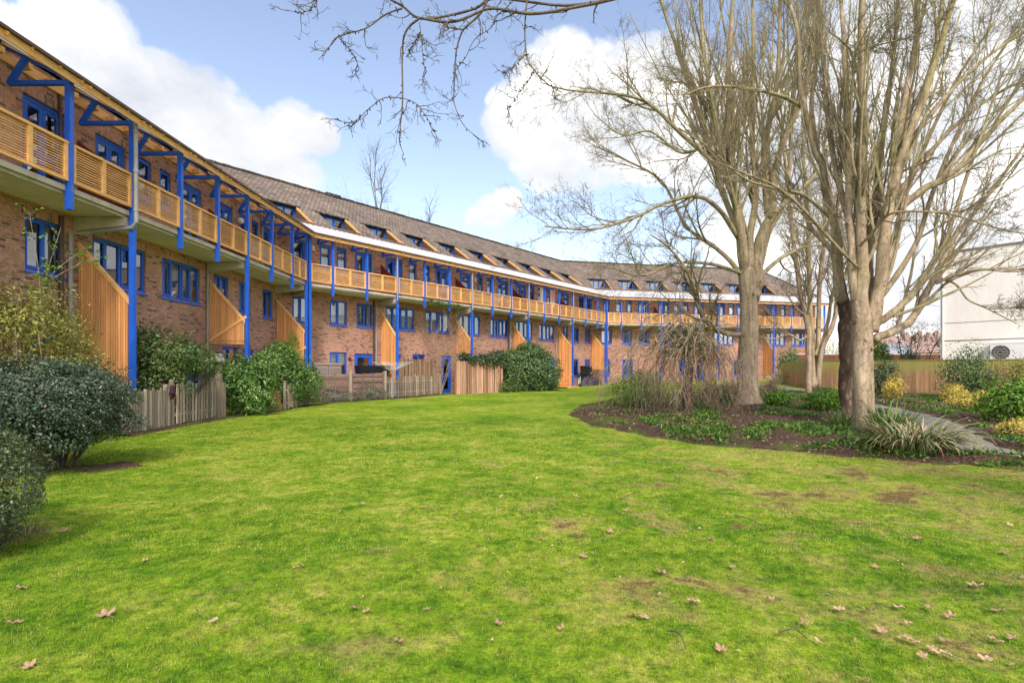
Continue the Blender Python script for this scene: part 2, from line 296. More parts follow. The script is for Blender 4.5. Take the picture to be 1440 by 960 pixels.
# ------------------------------------------------------------------ mesh builder
BOARDS = set(BOARD_NAMES); FINE = {'greenish_twigs', 'weeping_twigs'}
class MB:
    def __init__(self): self.v = []; self.f = []; self.uv = []; self.mi = []; self.r = []; self.cr = 0.5
    def vert(self, p): self.v.append(tuple(p)); return len(self.v) - 1
    def quad(self, pts, uv=None, mi=0, r=None):
        r = self.cr if r is None else r
        i = len(self.v); self.v += [tuple(p) for p in pts]; self.f.append(tuple(range(i, i + len(pts))))
        self.uv.append(uv); self.mi.append(mi); self.r += [r] * len(pts)
    def hexa(self, p, mi=0, r=None, uvf=None):
        r = self.cr if r is None else r
        i = len(self.v); self.v += [tuple(q) for q in p]; self.r += [r] * 8
        for a in ((0, 3, 2, 1), (4, 5, 6, 7), (0, 1, 5, 4), (1, 2, 6, 5), (2, 3, 7, 6), (3, 0, 4, 7)):
            self.f.append(tuple(i + k for k in a)); self.mi.append(mi); self.uv.append(None)
    def box(self, T, a0, a1, b0, b1, c0, c1, mi=0, r=None):
        self.hexa([T(a0, b0, c0), T(a1, b0, c0), T(a1, b1, c0), T(a0, b1, c0), T(a0, b0, c1), T(a1, b0, c1), T(a1, b1, c1), T(a0, b1, c1)], mi, r)
    def bar(self, T, p, q, w, h, mi=0, side=(1, 0, 0)):
        """square bar from p to q in local coordinates; w along 'side', h across"""
        p = np.array(p, float); q = np.array(q, float); d = q - p; d /= np.linalg.norm(d)
        s = np.array(side, float); s -= d * s.dot(d); s /= np.linalg.norm(s); u = np.cross(d, s)
        c = []
        for e in (p, q):
            for (a, b) in ((-1, -1), (1, -1), (1, 1), (-1, 1)): c.append(T(*(e + s * a * w / 2 + u * b * h / 2)))
        self.hexa(c, mi)
    def tube(self, pts, rad, n=6, cap=True, mi=0):
        pts = np.asarray(pts, float); k = len(pts)
        t = np.gradient(pts, axis=0); t /= np.linalg.norm(t, axis=1)[:, None] + 1e-9
        ref = np.array([0.31, 0.17, 0.93]) if abs(t[0, 2]) < 0.9 else np.array([1.0, 0.2, 0.1])
        a = np.cross(t, ref); a /= np.linalg.norm(a, axis=1)[:, None] + 1e-9; b = np.cross(t, a)
        ang = np.arange(n) * 2 * math.pi / n
        rr = np.broadcast_to(np.asarray(rad, float), (k,))[:, None, None]
        ring = pts[:, None, :] + rr * (a[:, None, :] * np.cos(ang)[None, :, None] + b[:, None, :] * np.sin(ang)[None, :, None])
        i = len(self.v); self.v += [tuple(x) for x in ring.reshape(-1, 3)]; self.r += [self.cr] * (k * n)
        for j in range(k - 1):
            for m in range(n):
                m2 = (m + 1) % n
                self.f.append((i + j * n + m, i + j * n + m2, i + (j + 1) * n + m2, i + (j + 1) * n + m)); self.mi.append(mi); self.uv.append(None)
        if cap and n > 3:
            self.f.append(tuple(i + m for m in range(n))[::-1]); self.f.append(tuple(i + (k - 1) * n + m for m in range(n)))
            self.mi += [mi, mi]; self.uv += [None, None]
    def build(self, name, mats, parent=None, smooth=False, rattr=False):
        org = origin_of(parent)
        me = bpy.data.meshes.new(name)
        if not self.v: return None
        me.from_pydata((np.array(self.v) - org).tolist(), [], self.f)
        for m in (mats if isinstance(mats, (list, tuple)) else [mats]): me.materials.append(m)
        if any(self.mi): me.polygons.foreach_set('material_index', self.mi)
        if any(u is not None for u in self.uv):
            lay = me.uv_layers.new(name='UVMap'); flat = []
            for f, u in zip(self.f, self.uv): flat += [c for q in (u or [(0, 0)] * len(f)) for c in q]
            lay.data.foreach_set('uv', flat)
        if rattr or getattr(mats, 'name', '') in BOARDS | FINE:
            at = me.attributes.new('rnd', 'FLOAT', 'POINT'); at.data.foreach_set('value', self.r)
        if smooth: me.polygons.foreach_set('use_smooth', [True] * len(me.polygons))
        me.update()
        o = bpy.data.objects.new(name, me); col.objects.link(o)
        if parent is not None: o.parent = parent
        return o
def np_mesh(name, V, Fc, mat, parent=None, rattr=None, smooth=False):
    """big meshes straight from arrays: V n x 3, Fc m x k"""
    me = bpy.data.meshes.new(name); org = origin_of(parent)
    V = np.asarray(V, np.float32) - org.astype(np.float32); Fc = np.asarray(Fc, np.int32); k = Fc.shape[1]
    me.vertices.add(len(V)); me.vertices.foreach_set('co', V.ravel())
    me.loops.add(Fc.size); me.loops.foreach_set('vertex_index', Fc.ravel())
    me.polygons.add(len(Fc)); me.polygons.foreach_set('loop_start', np.arange(0, Fc.size, k, dtype=np.int32))
    me.materials.append(mat)
    if rattr is not None:
        at = me.attributes.new('rnd', 'FLOAT', 'POINT'); at.data.foreach_set('value', np.asarray(rattr, np.float32))
    if smooth: me.polygons.foreach_set('use_smooth', np.ones(len(Fc), bool))
    me.update(calc_edges=True); me.validate()
    o = bpy.data.objects.new(name, me); col.objects.link(o)
    if parent is not None: o.parent = parent
    return o
def origin_of(o):
    if o is None: return np.zeros(3)
    p = np.zeros(3)
    while o is not None: p = p + np.array(o.location); o = o.parent
    return p
def tag(o, label=None, cat=None, group=None, kind=None):
    for k, v in (('label', label), ('category', cat), ('group', group), ('kind', kind)):
        if v: o[k] = v
    return o
def thing(name, loc, label, cat, group=None):
    o = bpy.data.objects.new(name, None); col.objects.link(o); o.location = loc; o.empty_display_size = 0.2
    return tag(o, label, cat, group)
def copy_tree(o, parent=None):
    c = o.copy(); col.objects.link(c)
    if parent is not None: c.parent = parent
    for ch in list(o.children): copy_tree(ch, c)
    return c
def W(x, y, z): return (x, y, z)                              # identity frame
def px(x, y, Y): return np.array([(x - 720) / F * Y, Y, EYE + (HZ - y) * Y / F])
def rotframe(cx, cy, cz, ang):
    c, s = math.cos(ang), math.sin(ang)
    return lambda a, b, z: (cx + a * c - b * s, cy + a * s + b * c, cz + z)

# ------------------------------------------------------------------ the lie of the land
def sst(a, b, x): t = np.clip((np.asarray(x, float) - a) / (b - a), 0, 1); return t * t * (3 - 2 * t)
def h0(x, y): return 0.20 * sst(2, 9, x) * sst(8, 20, y) + 0.30 * sst(10, 19, x) * sst(26, 45, y)
BED = np.array([(2.15, 19.0), (2.15, 15.6), (3.0, 12.9), (4.1, 11.1), (5.2, 10.1), (6.3, 9.4), (7.3, 8.75), (9, 7.5), (14, 5), (32, 2), (30, 22), (23.6, 24.2), (19.4, 32.2), (15, 29.5), (11, 29.2), (8, 27.7), (5, 25.6), (2.9, 22.6)])
PATHC = np.array([(13.0, 7.6), (11.2, 8.2), (9.6, 8.85), (9.0, 9.6), (9.15, 10.6), (9.9, 11.9), (11.0, 13.6), (11.9, 15.3), (12.8, 18.0), (14.0, 22), (16.3, 28), (17.2, 33), (17.6, 38), (17.4, 43)])
def seg_dist(P, poly, closed):
    P = np.asarray(P, float); best = np.full(len(P), 1e9); n = len(poly)
    for i in range(n if closed else n - 1):
        a, b = poly[i], poly[(i + 1) % n]; ab = b - a
        t = np.clip(((P - a) @ ab) / (ab @ ab), 0, 1); best = np.minimum(best, np.linalg.norm(P - a - t[:, None] * ab, axis=1))
    return best
def inside(P, poly):
    P = np.asarray(P, float); c = np.zeros(len(P), bool); n = len(poly); j = n - 1
    for i in range(n):
        (xi, yi), (xj, yj) = poly[i], poly[j]
        c ^= ((yi > P[:, 1]) != (yj > P[:, 1])) & (P[:, 0] < (xj - xi) * (P[:, 1] - yi) / (yj - yi + 1e-12) + xi); j = i
    return c
def smooth_line(pts, k=6):
    pts = np.asarray(pts, float); out = []
    for i in range(len(pts) - 1):
        p0 = pts[max(i - 1, 0)]; p1 = pts[i]; p2 = pts[i + 1]; p3 = pts[min(i + 2, len(pts) - 1)]
        for t in np.arange(k) / k:
            out.append(0.5 * ((2 * p1) + (-p0 + p2) * t + (2 * p0 - 5 * p1 + 4 * p2 - p3) * t * t + (-p0 + 3 * p1 - 3 * p2 + p3) * t ** 3))
    out.append(pts[-1]); return np.array(out)
PATHL = smooth_line(PATHC)
BEDS = smooth_line(np.vstack([BED, BED[:1]]), 5)[:-1]
_vn = np.random.RandomState(3).rand(64, 64)
def vnoise(x, y, s=1.0):
    x = np.asarray(x, float) * s; y = np.asarray(y, float) * s; xi = np.floor(x).astype(int); yi = np.floor(y).astype(int); fx = x - xi; fy = y - yi
    fx = fx * fx * (3 - 2 * fx); fy = fy * fy * (3 - 2 * fy); g = lambda a, b: _vn[a % 64, b % 64]
    return (g(xi, yi) * (1 - fx) + g(xi + 1, yi) * fx) * (1 - fy) + (g(xi, yi + 1) * (1 - fx) + g(xi + 1, yi + 1) * fx) * fy
def bed_sd(P):
    d = seg_dist(P, BEDS, True); return np.where(inside(P, BEDS), d, -d)
def hbed(x, y):
    P = np.stack([np.ravel(x), np.ravel(y)], 1); sd = bed_sd(P)
    z = h0(P[:, 0], P[:, 1]) + np.clip(sd * 0.22, -0.08, 0.11) + (vnoise(P[:, 0], P[:, 1], 1.7) - 0.5) * 0.07 + (vnoise(P[:, 0], P[:, 1], 5.0) - 0.5) * 0.04
    dp = seg_dist(P, PATHL, False)
    return z - 0.17 * (1 - sst(0.35, 0.75, dp))
def hgt(x, y): return float(max(h0(x, y), hbed(np.array([x]), np.array([y]))[0]))

def grid_mesh(name, xs, ys, hf, mat, keep=None):
    X, Y = np.meshgrid(xs, ys); Z = hf(X.ravel(), Y.ravel()).reshape(X.shape); nx, ny = len(xs), len(ys)
    V = np.stack([X.ravel(), Y.ravel(), Z.ravel()], 1)
    I = np.arange(nx * ny).reshape(ny, nx)
    Fc = np.stack([I[:-1, :-1].ravel(), I[:-1, 1:].ravel(), I[1:, 1:].ravel(), I[1:, :-1].ravel()], 1)
    if keep is not None:
        c = V[Fc].mean(1); Fc = Fc[keep(c)]
        u, inv = np.unique(Fc, return_inverse=True); V = V[u]; Fc = inv.reshape(-1, 4)
    return np_mesh(name, V, Fc, mat, smooth=True)
xs = np.concatenate([np.linspace(-400, -30, 12), np.linspace(-27, 32, 100), np.linspace(36, 400, 12)])
ys = np.concatenate([np.linspace(-200, -12, 8), np.linspace(-10, 62, 120), np.linspace(66, 700, 20)])
tag(grid_mesh('lawn', xs, ys, lambda x, y: h0(x, y) + (vnoise(x, y, 0.6) - 0.5) * 0.03 * ((np.abs(x) < 26) & (y < 40)), M['lawn']), kind='structure')
bx = np.arange(1.2, 32.2, 0.13); by = np.arange(1.5, 34, 0.13)
tag(grid_mesh('soil_bed', bx, by, hbed, M['soil'], lambda c: bed_sd(c[:, :2]) > -0.35), kind='structure')
mb = MB(); k = len(PATHL); t = np.gradient(PATHL, axis=0); t /= np.linalg.norm(t, axis=1)[:, None]; nn = np.stack([-t[:, 1], t[:, 0]], 1)
cols = np.linspace(-0.5, 0.5, 7)
for i in range(k - 1):
    for j in range(6):
        q = []
        for (a, b) in ((i, j), (i, j + 1), (i + 1, j + 1), (i + 1, j)):
            p = PATHL[a] + nn[a] * cols[b] * (1 + 0.12 * math.sin(a * 1.7) + 0.06 * math.sin(a * 4.1))
            q.append((p[0], p[1], float(h0(p[0], p[1])) + 0.035 - 0.05 * abs(cols[b]) ** 3))
        mb.quad(q[::-1])
tag(mb.build('path', M['path'], smooth=True), kind='structure')

# ------------------------------------------------------------------ camera, sun, sky
cam = bpy.data.cameras.new('camera'); co = bpy.data.objects.new('camera', cam); col.objects.link(co)
cam.sensor_width = 36; cam.lens = F / 1440 * 36; cam.shift_y = (HZ - 480) / 1440; cam.clip_end = 2000; cam.clip_start = 0.05
co.location = (0, 0, EYE); co.rotation_euler = (R(90), 0, 0); scene.camera = co
SUN_EL, SUN_AZ = 42.0, 172.0                                    # azimuth clockwise from +Y
sl = bpy.data.lights.new('sun', 'SUN'); so = bpy.data.objects.new('sun', sl); col.objects.link(so)
sl.energy = 3.7; sl.angle = R(11); sl.color = (1.0, 0.94, 0.86)
so.rotation_euler = Vector((-math.sin(R(SUN_AZ)) * math.cos(R(SUN_EL)), -math.cos(R(SUN_AZ)) * math.cos(R(SUN_EL)), -math.sin(R(SUN_EL)))).to_track_quat('-Z', 'Y').to_euler()
w = bpy.data.worlds.new('World'); scene.world = w; w.use_nodes = True
nt = w.node_tree; nt.nodes.clear()
wo = nt.nodes.new('ShaderNodeOutputWorld'); bg = nt.nodes.new('ShaderNodeBackground'); bg.inputs[1].default_value = 0.15
sky = N(nt, 'ShaderNodeTexSky'); sky.sky_type = 'NISHITA'; sky.sun_disc = False; sky.sun_elevation = R(SUN_EL); sky.sun_rotation = R(SUN_AZ); sky.dust_density = 0.6; sky.ozone_density = 1.5
D = nt.nodes.new('ShaderNodeTexCoord').outputs['Generated']
wn = N(nt, 'ShaderNodeTexNoise'); wn.inputs['Scale'].default_value = 5.0; wn.inputs['Detail'].default_value = 9; wn.inputs['Roughness'].default_value = 0.58; L(nt, D, wn.inputs['Vector'])
puff = noise(nt, D, 11.0, 8, 0.6)
# cloud banks: angular blobs (direction, radius) whose outline the noise breaks up
blobs = [(20, 85, 62), (120, 55, 62), (165, 125, 72), (245, 150, 62), (90, 175, 110), (305, 195, 66), (365, 222, 55), (412, 186, 40), (446, 190, 30), (240, 245, 100), (400, 255, 55),
         (790, 135, 70), (850, 165, 92), (728, 168, 50), (780, 215, 58), (930, 165, 92), (1000, 195, 90), (712, 285, 22), (692, 298, 24), (668, 306, 14),
         (1120, 200, 115), (1260, 130, 150), (1400, 120, 180), (1330, 300, 190), (1180, 310, 130), (1480, 300, 220), (1150, 420, 60), (1280, 410, 75), (1040, 330, 60), (1360, -60, 170), (200, 330, 90), (-120, 120, 140)]
dens = None
for (bx_, by_, br) in blobs:
    v = np.array([(bx_ - 720) / F, 1.0, (HZ - by_) / F]); dl = np.linalg.norm(v); v /= dl
    vm = nt.nodes.new('ShaderNodeVectorMath'); vm.operation = 'DISTANCE'; L(nt, D, vm.inputs[0]); vm.inputs[1].default_value = v
    d = math_n(nt, 'SUBTRACT', 1.0, math_n(nt, 'DIVIDE', vm.outputs['Value'], br / F / dl * 1.12))
    dens = d if dens is None else math_n(nt, 'SMOOTH_MAX', dens, d, 0.12)
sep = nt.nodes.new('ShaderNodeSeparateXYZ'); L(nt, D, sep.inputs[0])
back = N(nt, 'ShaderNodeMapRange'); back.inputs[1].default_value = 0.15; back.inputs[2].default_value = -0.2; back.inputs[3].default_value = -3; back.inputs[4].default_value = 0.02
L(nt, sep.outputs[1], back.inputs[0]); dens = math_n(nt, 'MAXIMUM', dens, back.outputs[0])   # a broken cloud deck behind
e = math_n(nt, 'ADD', dens, math_n(nt, 'ADD', math_n(nt, 'MULTIPLY', math_n(nt, 'SUBTRACT', wn.outputs['Fac'], 0.5), 1.1), math_n(nt, 'MULTIPLY', math_n(nt, 'SUBTRACT', puff, 0.5), 0.95)))
alpha = ramp(nt, e, [(0.0, (0, 0, 0)), (0.20, (0.78, 0.78, 0.78)), (0.40, (1, 1, 1))], 'EASE')
shade = noise(nt, mapping(nt, D, (1, 1, 1.4), (0.05, 0, -0.05)), 5.5, 7, 0.6)
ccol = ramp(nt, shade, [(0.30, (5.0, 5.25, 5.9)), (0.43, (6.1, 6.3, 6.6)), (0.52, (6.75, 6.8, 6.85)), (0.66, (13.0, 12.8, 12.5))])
haze = N(nt, 'ShaderNodeMapRange'); haze.inputs[1].default_value = 0.0; haze.inputs[2].default_value = 0.55; haze.inputs[3].default_value = 0.30; haze.inputs[4].default_value = 0.0
L(nt, sep.outputs[2], haze.inputs[0])
SKYMUL = mix(nt, 1.0, sky.outputs[0], (2.55, 2.12, 1.88), 'MULTIPLY'); SKY_NODE = SKYMUL.node
blue = mix(nt, haze.outputs[0], SKYMUL, (3.2, 4.5, 6.3))
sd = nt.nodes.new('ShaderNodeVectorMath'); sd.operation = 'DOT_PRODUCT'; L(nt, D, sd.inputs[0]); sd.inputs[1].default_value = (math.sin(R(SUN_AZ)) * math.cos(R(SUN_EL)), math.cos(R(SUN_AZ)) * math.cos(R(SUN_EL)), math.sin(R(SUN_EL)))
cloud_fill = N(nt, 'ShaderNodeMapRange'); cloud_fill.inputs[1].default_value = 0.0; cloud_fill.inputs[2].default_value = 1.0; cloud_fill.inputs[3].default_value = 1.0; cloud_fill.inputs[4].default_value = 5.4   # unseen cloud on the sun side brightened as added fill light for the facades
L(nt, sd.outputs['Value'], cloud_fill.inputs[0]); ccol = mix(nt, 1.0, ccol, cloud_fill.outputs[0], 'MULTIPLY')
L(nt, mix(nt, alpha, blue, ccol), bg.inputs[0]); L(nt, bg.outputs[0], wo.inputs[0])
scene.view_settings.view_transform = 'Standard'; scene.view_settings.look = 'None'; scene.view_settings.exposure = 0

# ------------------------------------------------------------------ the crescent: three straight wings meeting at mitres
VW, VR, VB = 1.45, 6.3, 11.2                  # wall face, ridge line, rear wall: distances behind the post line
ZS0, ZS1 = 5.49, 5.66                        # balcony slab
PITCH = (12.38 - 8.93) / (VR - 1.42)
def roofz(v): return 8.93 + (v - 1.42) * PITCH
A_ = np.array([-9.70, 25.1]); B_ = np.array([8.43, 47.56])
def unit(d): d = np.array(d, float); return d / np.linalg.norm(d)
D1, D2, D3 = unit((.0123, 1)), unit(B_ - A_), unit((.976, .2164))
def half(d, e): return math.tan(0.5 * math.acos(float(d @ e)))
K12, K23 = half(D1, D2), half(D2, D3)

class Wing:
    def __init__(s, O, d, lo, hi, klo, khi):
        s.O, s.d, s.n = O, d, np.array([-d[1], d[0]]); s.lo, s.hi, s.klo, s.khi = lo, hi, klo, khi
    def T(s, a, v, z): p = s.O + s.d * a + s.n * v; return (p[0], p[1], z)
    def slo(s, v): return s.lo - s.klo * v
    def shi(s, v): return s.hi + s.khi * v

def run(mb, w, v0, v1, z0, z1, e0=0.0, e1=0.0, z0b=None, z1b=None, mi=0):
    """a beam along the whole wing, mitred at its ends; z*b: heights at v1 for a sloping section"""
    z0b = z0 if z0b is None else z0b; z1b = z1 if z1b is None else z1b
    a, b = w.slo(v0) + e0, w.shi(v0) - e1; c, d = w.slo(v1) + e0, w.shi(v1) - e1
    mb.hexa([w.T(a, v0, z0), w.T(b, v0, z0), w.T(d, v1, z0b), w.T(c, v1, z0b), w.T(a, v0, z1), w.T(b, v0, z1), w.T(d, v1, z1b), w.T(c, v1, z1b)], mi)

def wall_grid(mb, w, v, z0, z1, holes, depth=0.11):
    ss = sorted({w.slo(v), w.shi(v), *[h[0] for h in holes], *[h[1] for h in holes]}); zz = sorted({z0, z1, *[h[2] for h in holes], *[h[3] for h in holes]})
    for i in range(len(ss) - 1):
        for j in range(len(zz) - 1):
            a, b, c, d = ss[i], ss[i + 1], zz[j], zz[j + 1]; m, n = (a + b) / 2, (c + d) / 2
            if any(h[0] < m < h[1] and h[2] < n < h[3] for h in holes): continue
            mb.quad([w.T(a, v, c), w.T(b, v, c), w.T(b, v, d), w.T(a, v, d)], [(a, c), (b, c), (b, d), (a, d)])
    for (a, b, c, d) in holes:
        q = v + depth
        mb.quad([w.T(a, v, c), w.T(a, q, c), w.T(a, q, d), w.T(a, v, d)], [(0, c), (depth, c), (depth, d), (0, d)])
        mb.quad([w.T(b, v, c), w.T(b, q, c), w.T(b, q, d), w.T(b, v, d)], [(0, c), (depth, c), (depth, d), (0, d)])
        mb.quad([w.T(a, v, c), w.T(b, v, c), w.T(b, q, c), w.T(a, q, c)], [(a, 0), (b, 0), (b, depth), (a, depth)])
        mb.quad([w.T(a, v, d), w.T(b, v, d), w.T(b, q, d), w.T(a, q, d)], [(a, 0), (b, 0), (b, depth), (a, depth)])
        # soldier course of bricks on end over the opening
        if d < 8.2:
            mb.quad([w.T(a - .1, v - .004, d), w.T(b + .1, v - .004, d), w.T(b + .1, v - .004, d + .215), w.T(a - .1, v - .004, d + .215)], [(d, a), (d, b + .2), (d + .215, b + .2), (d + .215, a)])

def pane_quad(w, a, b, v, c, d):
    mb = MB(); mb.quad([w.T(a, v, c), w.T(b, v, c), w.T(b, v, d), w.T(a, v, d)]); return mb
def curtain(mb, w, a, b, v, c, d, amp=0.035, wl=0.13):
    n = max(6, int((b - a) / wl * 6)); S = np.linspace(a, b, n); ph = rnd.random() * 6
    for i in range(n - 1):
        f = lambda s: v + amp * math.sin((s - a) / wl * 2 * math.pi + ph) + 0.4 * amp * math.sin((s - a) / wl * 3.3 + ph * 2)
        mb.quad([w.T(S[i], f(S[i]), c), w.T(S[i + 1], f(S[i + 1]), c), w.T(S[i + 1], f(S[i + 1]) * .3 + v * .7, d), w.T(S[i], f(S[i]) * .3 + v * .7, d)])

def window(w, root, a, b, c, d, lights=2, v=VW, dress=None, name='window', fr=0.075):
    """blue casement set back in its opening: frame with mullions, sill, panes, perhaps curtains"""
    f0, f1 = v + 0.05, v + 0.115; mb = MB(); e = 0.003
    a, b, c, d = a + e, b - e, c + e, d - e
    mb.box(w.T, a, b, f0, f1, d - fr, d); mb.box(w.T, a, b, f0, f1, c, c + fr)
    mb.box(w.T, a, a + fr, f0, f1, c + fr, d - fr); mb.box(w.T, b - fr, b, f0, f1, c + fr, d - fr)
    for k in range(1, lights):
        m = a + (b - a) * k / lights; mb.box(w.T, m - 0.035, m + 0.035, f0 - 0.004, f1, c + fr, d - fr)
    for k in range(lights):                                       # opening sashes, a thin second frame proud of the first
        if (k + lights) % 2 == 0 or lights == 1:
            p, q = a + (b - a) * k / lights + 0.045, a + (b - a) * (k + 1) / lights - 0.045
            for bb in ((p, q, d - fr - 0.05, d - fr + 0.012), (p, q, c + fr - 0.012, c + fr + 0.05), (p, p + 0.045, c + fr + .05, d - fr - .05), (q - 0.045, q, c + fr + .05, d - fr - .05)):
                mb.box(w.T, bb[0], bb[1], f0 - 0.018, f0 + 0.02, bb[2], bb[3])
    o = mb.build(name, M['blue'], root)
    sl = MB(); sl.hexa([w.T(a - .04, v - .05, c - .075), w.T(b + .04, v - .05, c - .075), w.T(b + .04, v + .06, c - .06), w.T(a - .04, v + .06, c - .06), w.T(a - .04, v - .05, c - .035), w.T(b + .04, v - .05, c - .035), w.T(b + .04, v + .06, c - .004), w.T(a - .04, v + .06, c - .004)])
    sl.build('sill', M['blue'], o)
    pane_quad(w, a + fr - .01, b - fr + .01, v + 0.085, c + fr - .01, d - fr + .01).build('pane', M['glass'], o)
    dress = dress or rnd.choice(['none', 'sides', 'sides', 'net', 'net', 'half'])
    if dress != 'none':
        cm = MB(); q = v + 0.24
        if dress == 'sides':
            k = (b - a) * rnd.uniform(.16, .27); curtain(cm, w, a + .02, a + k, q, c - .1, d); curtain(cm, w, b - k * rnd.uniform(.7, 1.2), b - .02, q, c - .1, d)
        elif dress == 'net': curtain(cm, w, a + .02, b - .02, q, c - .1, d, 0.02, 0.09)
        elif dress == 'half': curtain(cm, w, a + .02, a + (b - a) * rnd.uniform(.35, .6), q, c - .1, d)
        elif dress == 'low': curtain(cm, w, a + .02, b - .02, q, c - .1, c + (d - c) * .5, 0.02, 0.08)
        cm.build('curtain', M['curtain'], o, smooth=True)
    return o

def door(w, root, a, b, c, d, v=VW, double=False):
    f0, f1 = v + 0.05, v + 0.115; mb = MB(); e = 0.003; a, b, d = a + e, b - e, d - e; fr = 0.1
    mb.box(w.T, a, b, f0, f1, d - fr, d); mb.box(w.T, a, a + fr, f0, f1, c, d - fr); mb.box(w.T, b - fr, b, f0, f1, c, d - fr)
    o = mb.build('door', M['blue'], root)
    lf = MB(); n = 2 if double else 1
    for k in range(n):
        p = a + fr + (b - a - 2 * fr) * k / n + .004; q = a + fr + (b - a - 2 * fr) * (k + 1) / n - .004; st = 0.105 if n == 1 else 0.085
        lf.box(w.T, p, p + st, f0 + .012, f1 - .01, c + .02, d - fr - .004); lf.box(w.T, q - st, q, f0 + .012, f1 - .01, c + .02, d - fr - .004)
        lf.box(w.T, p + st, q - st, f0 + .012, f1 - .01, d - fr - .11, d - fr - .004); lf.box(w.T, p + st, q - st, f0 + .012, f1 - .01, c + .02, c + .24)
        lf.box(w.T, p + st, q - st, f0 + .012, f1 - .01, c + .98, c + 1.10)
    lf.build('leaf', M['blue'], o)
    h = MB(); h.box(w.T, b - fr - .075, b - fr - .045, f0 - .02, f0 + .012, c + 1.0, c + 1.14); h.box(w.T, b - fr - .16, b - fr - .045, f0 - .035, f0 - .02, c + 1.05, c + 1.07); h.build('handle', M['greymetal'], o)
    pane_quad(w, a + fr, b - fr, v + 0.09, c + .2, d - fr - .05).build('pane', M['glass'], o)
    if rnd.random() < .65:
        cm = MB(); q = v + .26; k = rnd.uniform(.3, 1.0); curtain(cm, w, a + .08, a + .08 + (b - a - .16) * k, q, c + .05, d); cm.build('curtain', M['curtain'], o, smooth=True)
    return o

def balustrade(w, root, a, b):
    mb = MB(); v0, v1 = -.045, .045; mb.cr = rnd.random()
    mb.box(w.T, a, b, -.06, .06, 6.565, 6.62); mb.box(w.T, a, b, v0, v1, 5.745, 5.80)
    n = 2 if b - a > 1.2 else 1
    edges = [a, a + .075]
    st = [(a, a + .085), (b - .085, b)] + ([((a + b) / 2 - .05, (a + b) / 2 + .05)] if n == 2 else [])
    for p, q in st: mb.box(w.T, p, q, v0, v1, 5.80, 6.565)
    o = mb.build('balustrade', M['timber'], root)
    sl = MB(); k = 13
    for i in range(k):
        z = 5.825 + i * (6.555 - 5.825) / k + rnd.uniform(-.002, .002); sl.cr = rnd.random()
        sl.box(w.T, a + .085, (a + b) / 2 - .05 if n == 2 else b - .085, -.009, .009, z, z + .023)
        if n == 2: sl.box(w.T, (a + b) / 2 + .05, b - .085, -.009, .009, z, z + .023)
    sl.build('slats', M['timber'], o)

def post(w, root, s, full, double=0):
    mb = MB(); hw = 0.056; zb = -0.1 if full else 5.13
    mb.box(w.T, s - hw, s + hw, -.07, .05, zb, 8.02)
    o = mb.build('post', M['blue'], root)
    br = MB(); t = 0.042
    br.box(w.T, s - t, s + t, .053, 1.36, 7.90, 8.0)                                            # tie
    br.bar(w.T, (s, -.26, 7.94), (s, 1.43, 8.785), 0.09, 0.13)                                     # rafter
    br.bar(w.T, (s, 1.34, 7.93), (s, .93, 8.57), 0.085, 0.11)                                      # raking strut
    br.build('bracket', M['blue'], o)
    if not full:
        bl = MB(); 
        for z in (5.55, 5.62): bl.tube([w.T(s, -.085, z), w.T(s, -.07, z)], .014, 6)
        bl.build('bolt', M['greymetal'], o)

def screen(w, root, s, zb, brace=True, zw=4.75, zp=3.28, sweep=0.0):
    """raking screen of upright boards between wall and post; zb: where its boards end"""
    mb = MB(); n = 20; v0, v1 = .10, 1.40
    for i in range(n):
        a = v0 + (v1 - v0) * i / n; b = a + (v1 - v0) / n - .014; top = lambda v: zp + (zw - zp) * (v - v0) / (v1 - v0)
        sl_ = (zw - zp) / (v1 - v0) if brace == 'par' else 0; bot = zb + sl_ * (a - v0) + rnd.uniform(-.012, .012); mb.cr = rnd.random()
        mb.hexa([w.T(s - .025, a, bot), w.T(s + .025, a, bot), w.T(s + .025, b, bot), w.T(s - .025, b, bot), w.T(s - .025, a, top(a)), w.T(s + .025, a, top(a)), w.T(s + .025, b, top(b)), w.T(s - .025, b, top(b))])
    o = mb.build('screen', M['screen'], root)
    r = MB(); r.bar(w.T, (s, .02, zp + .0), (s, 1.42, zw + .09), .10, .085); r.build('top_rail', M['timber'], o); r = MB()
    if brace == 'par': r.bar(w.T, (s, .02, zb - .02), (s, 1.46, zb + zw - zp + .06), .115, .10)
    elif brace: r.bar(w.T, (s, 1.36, zb + .12), (s, -.0, zb + 1.02), .115, .10)
    if brace != 'par': r.bar(w.T, (s, v0, zb + .10), (s, v1, zb + .10), .05, .09)
    r.build('rail', M['timber'], o)

def downpipe(w, root, pts, rad=.045, mat='greymetal'):
    mb = MB(); P = [w.T(*p) for p in pts]; mb.tube(P, rad, 10)
    for i in range(len(P) - 1):
        a, b = np.array(P[i]), np.array(P[i + 1])
        if np.linalg.norm(b - a) > 1.2:
            for t in (.12, .5, .88):
                c = a + (b - a) * t; u = (b - a) / np.linalg.norm(b - a); mb.tube([c - u * .03, c + u * .03], rad * 1.3, 10)
    mb.build('downpipe', M[mat], root, smooth=False)

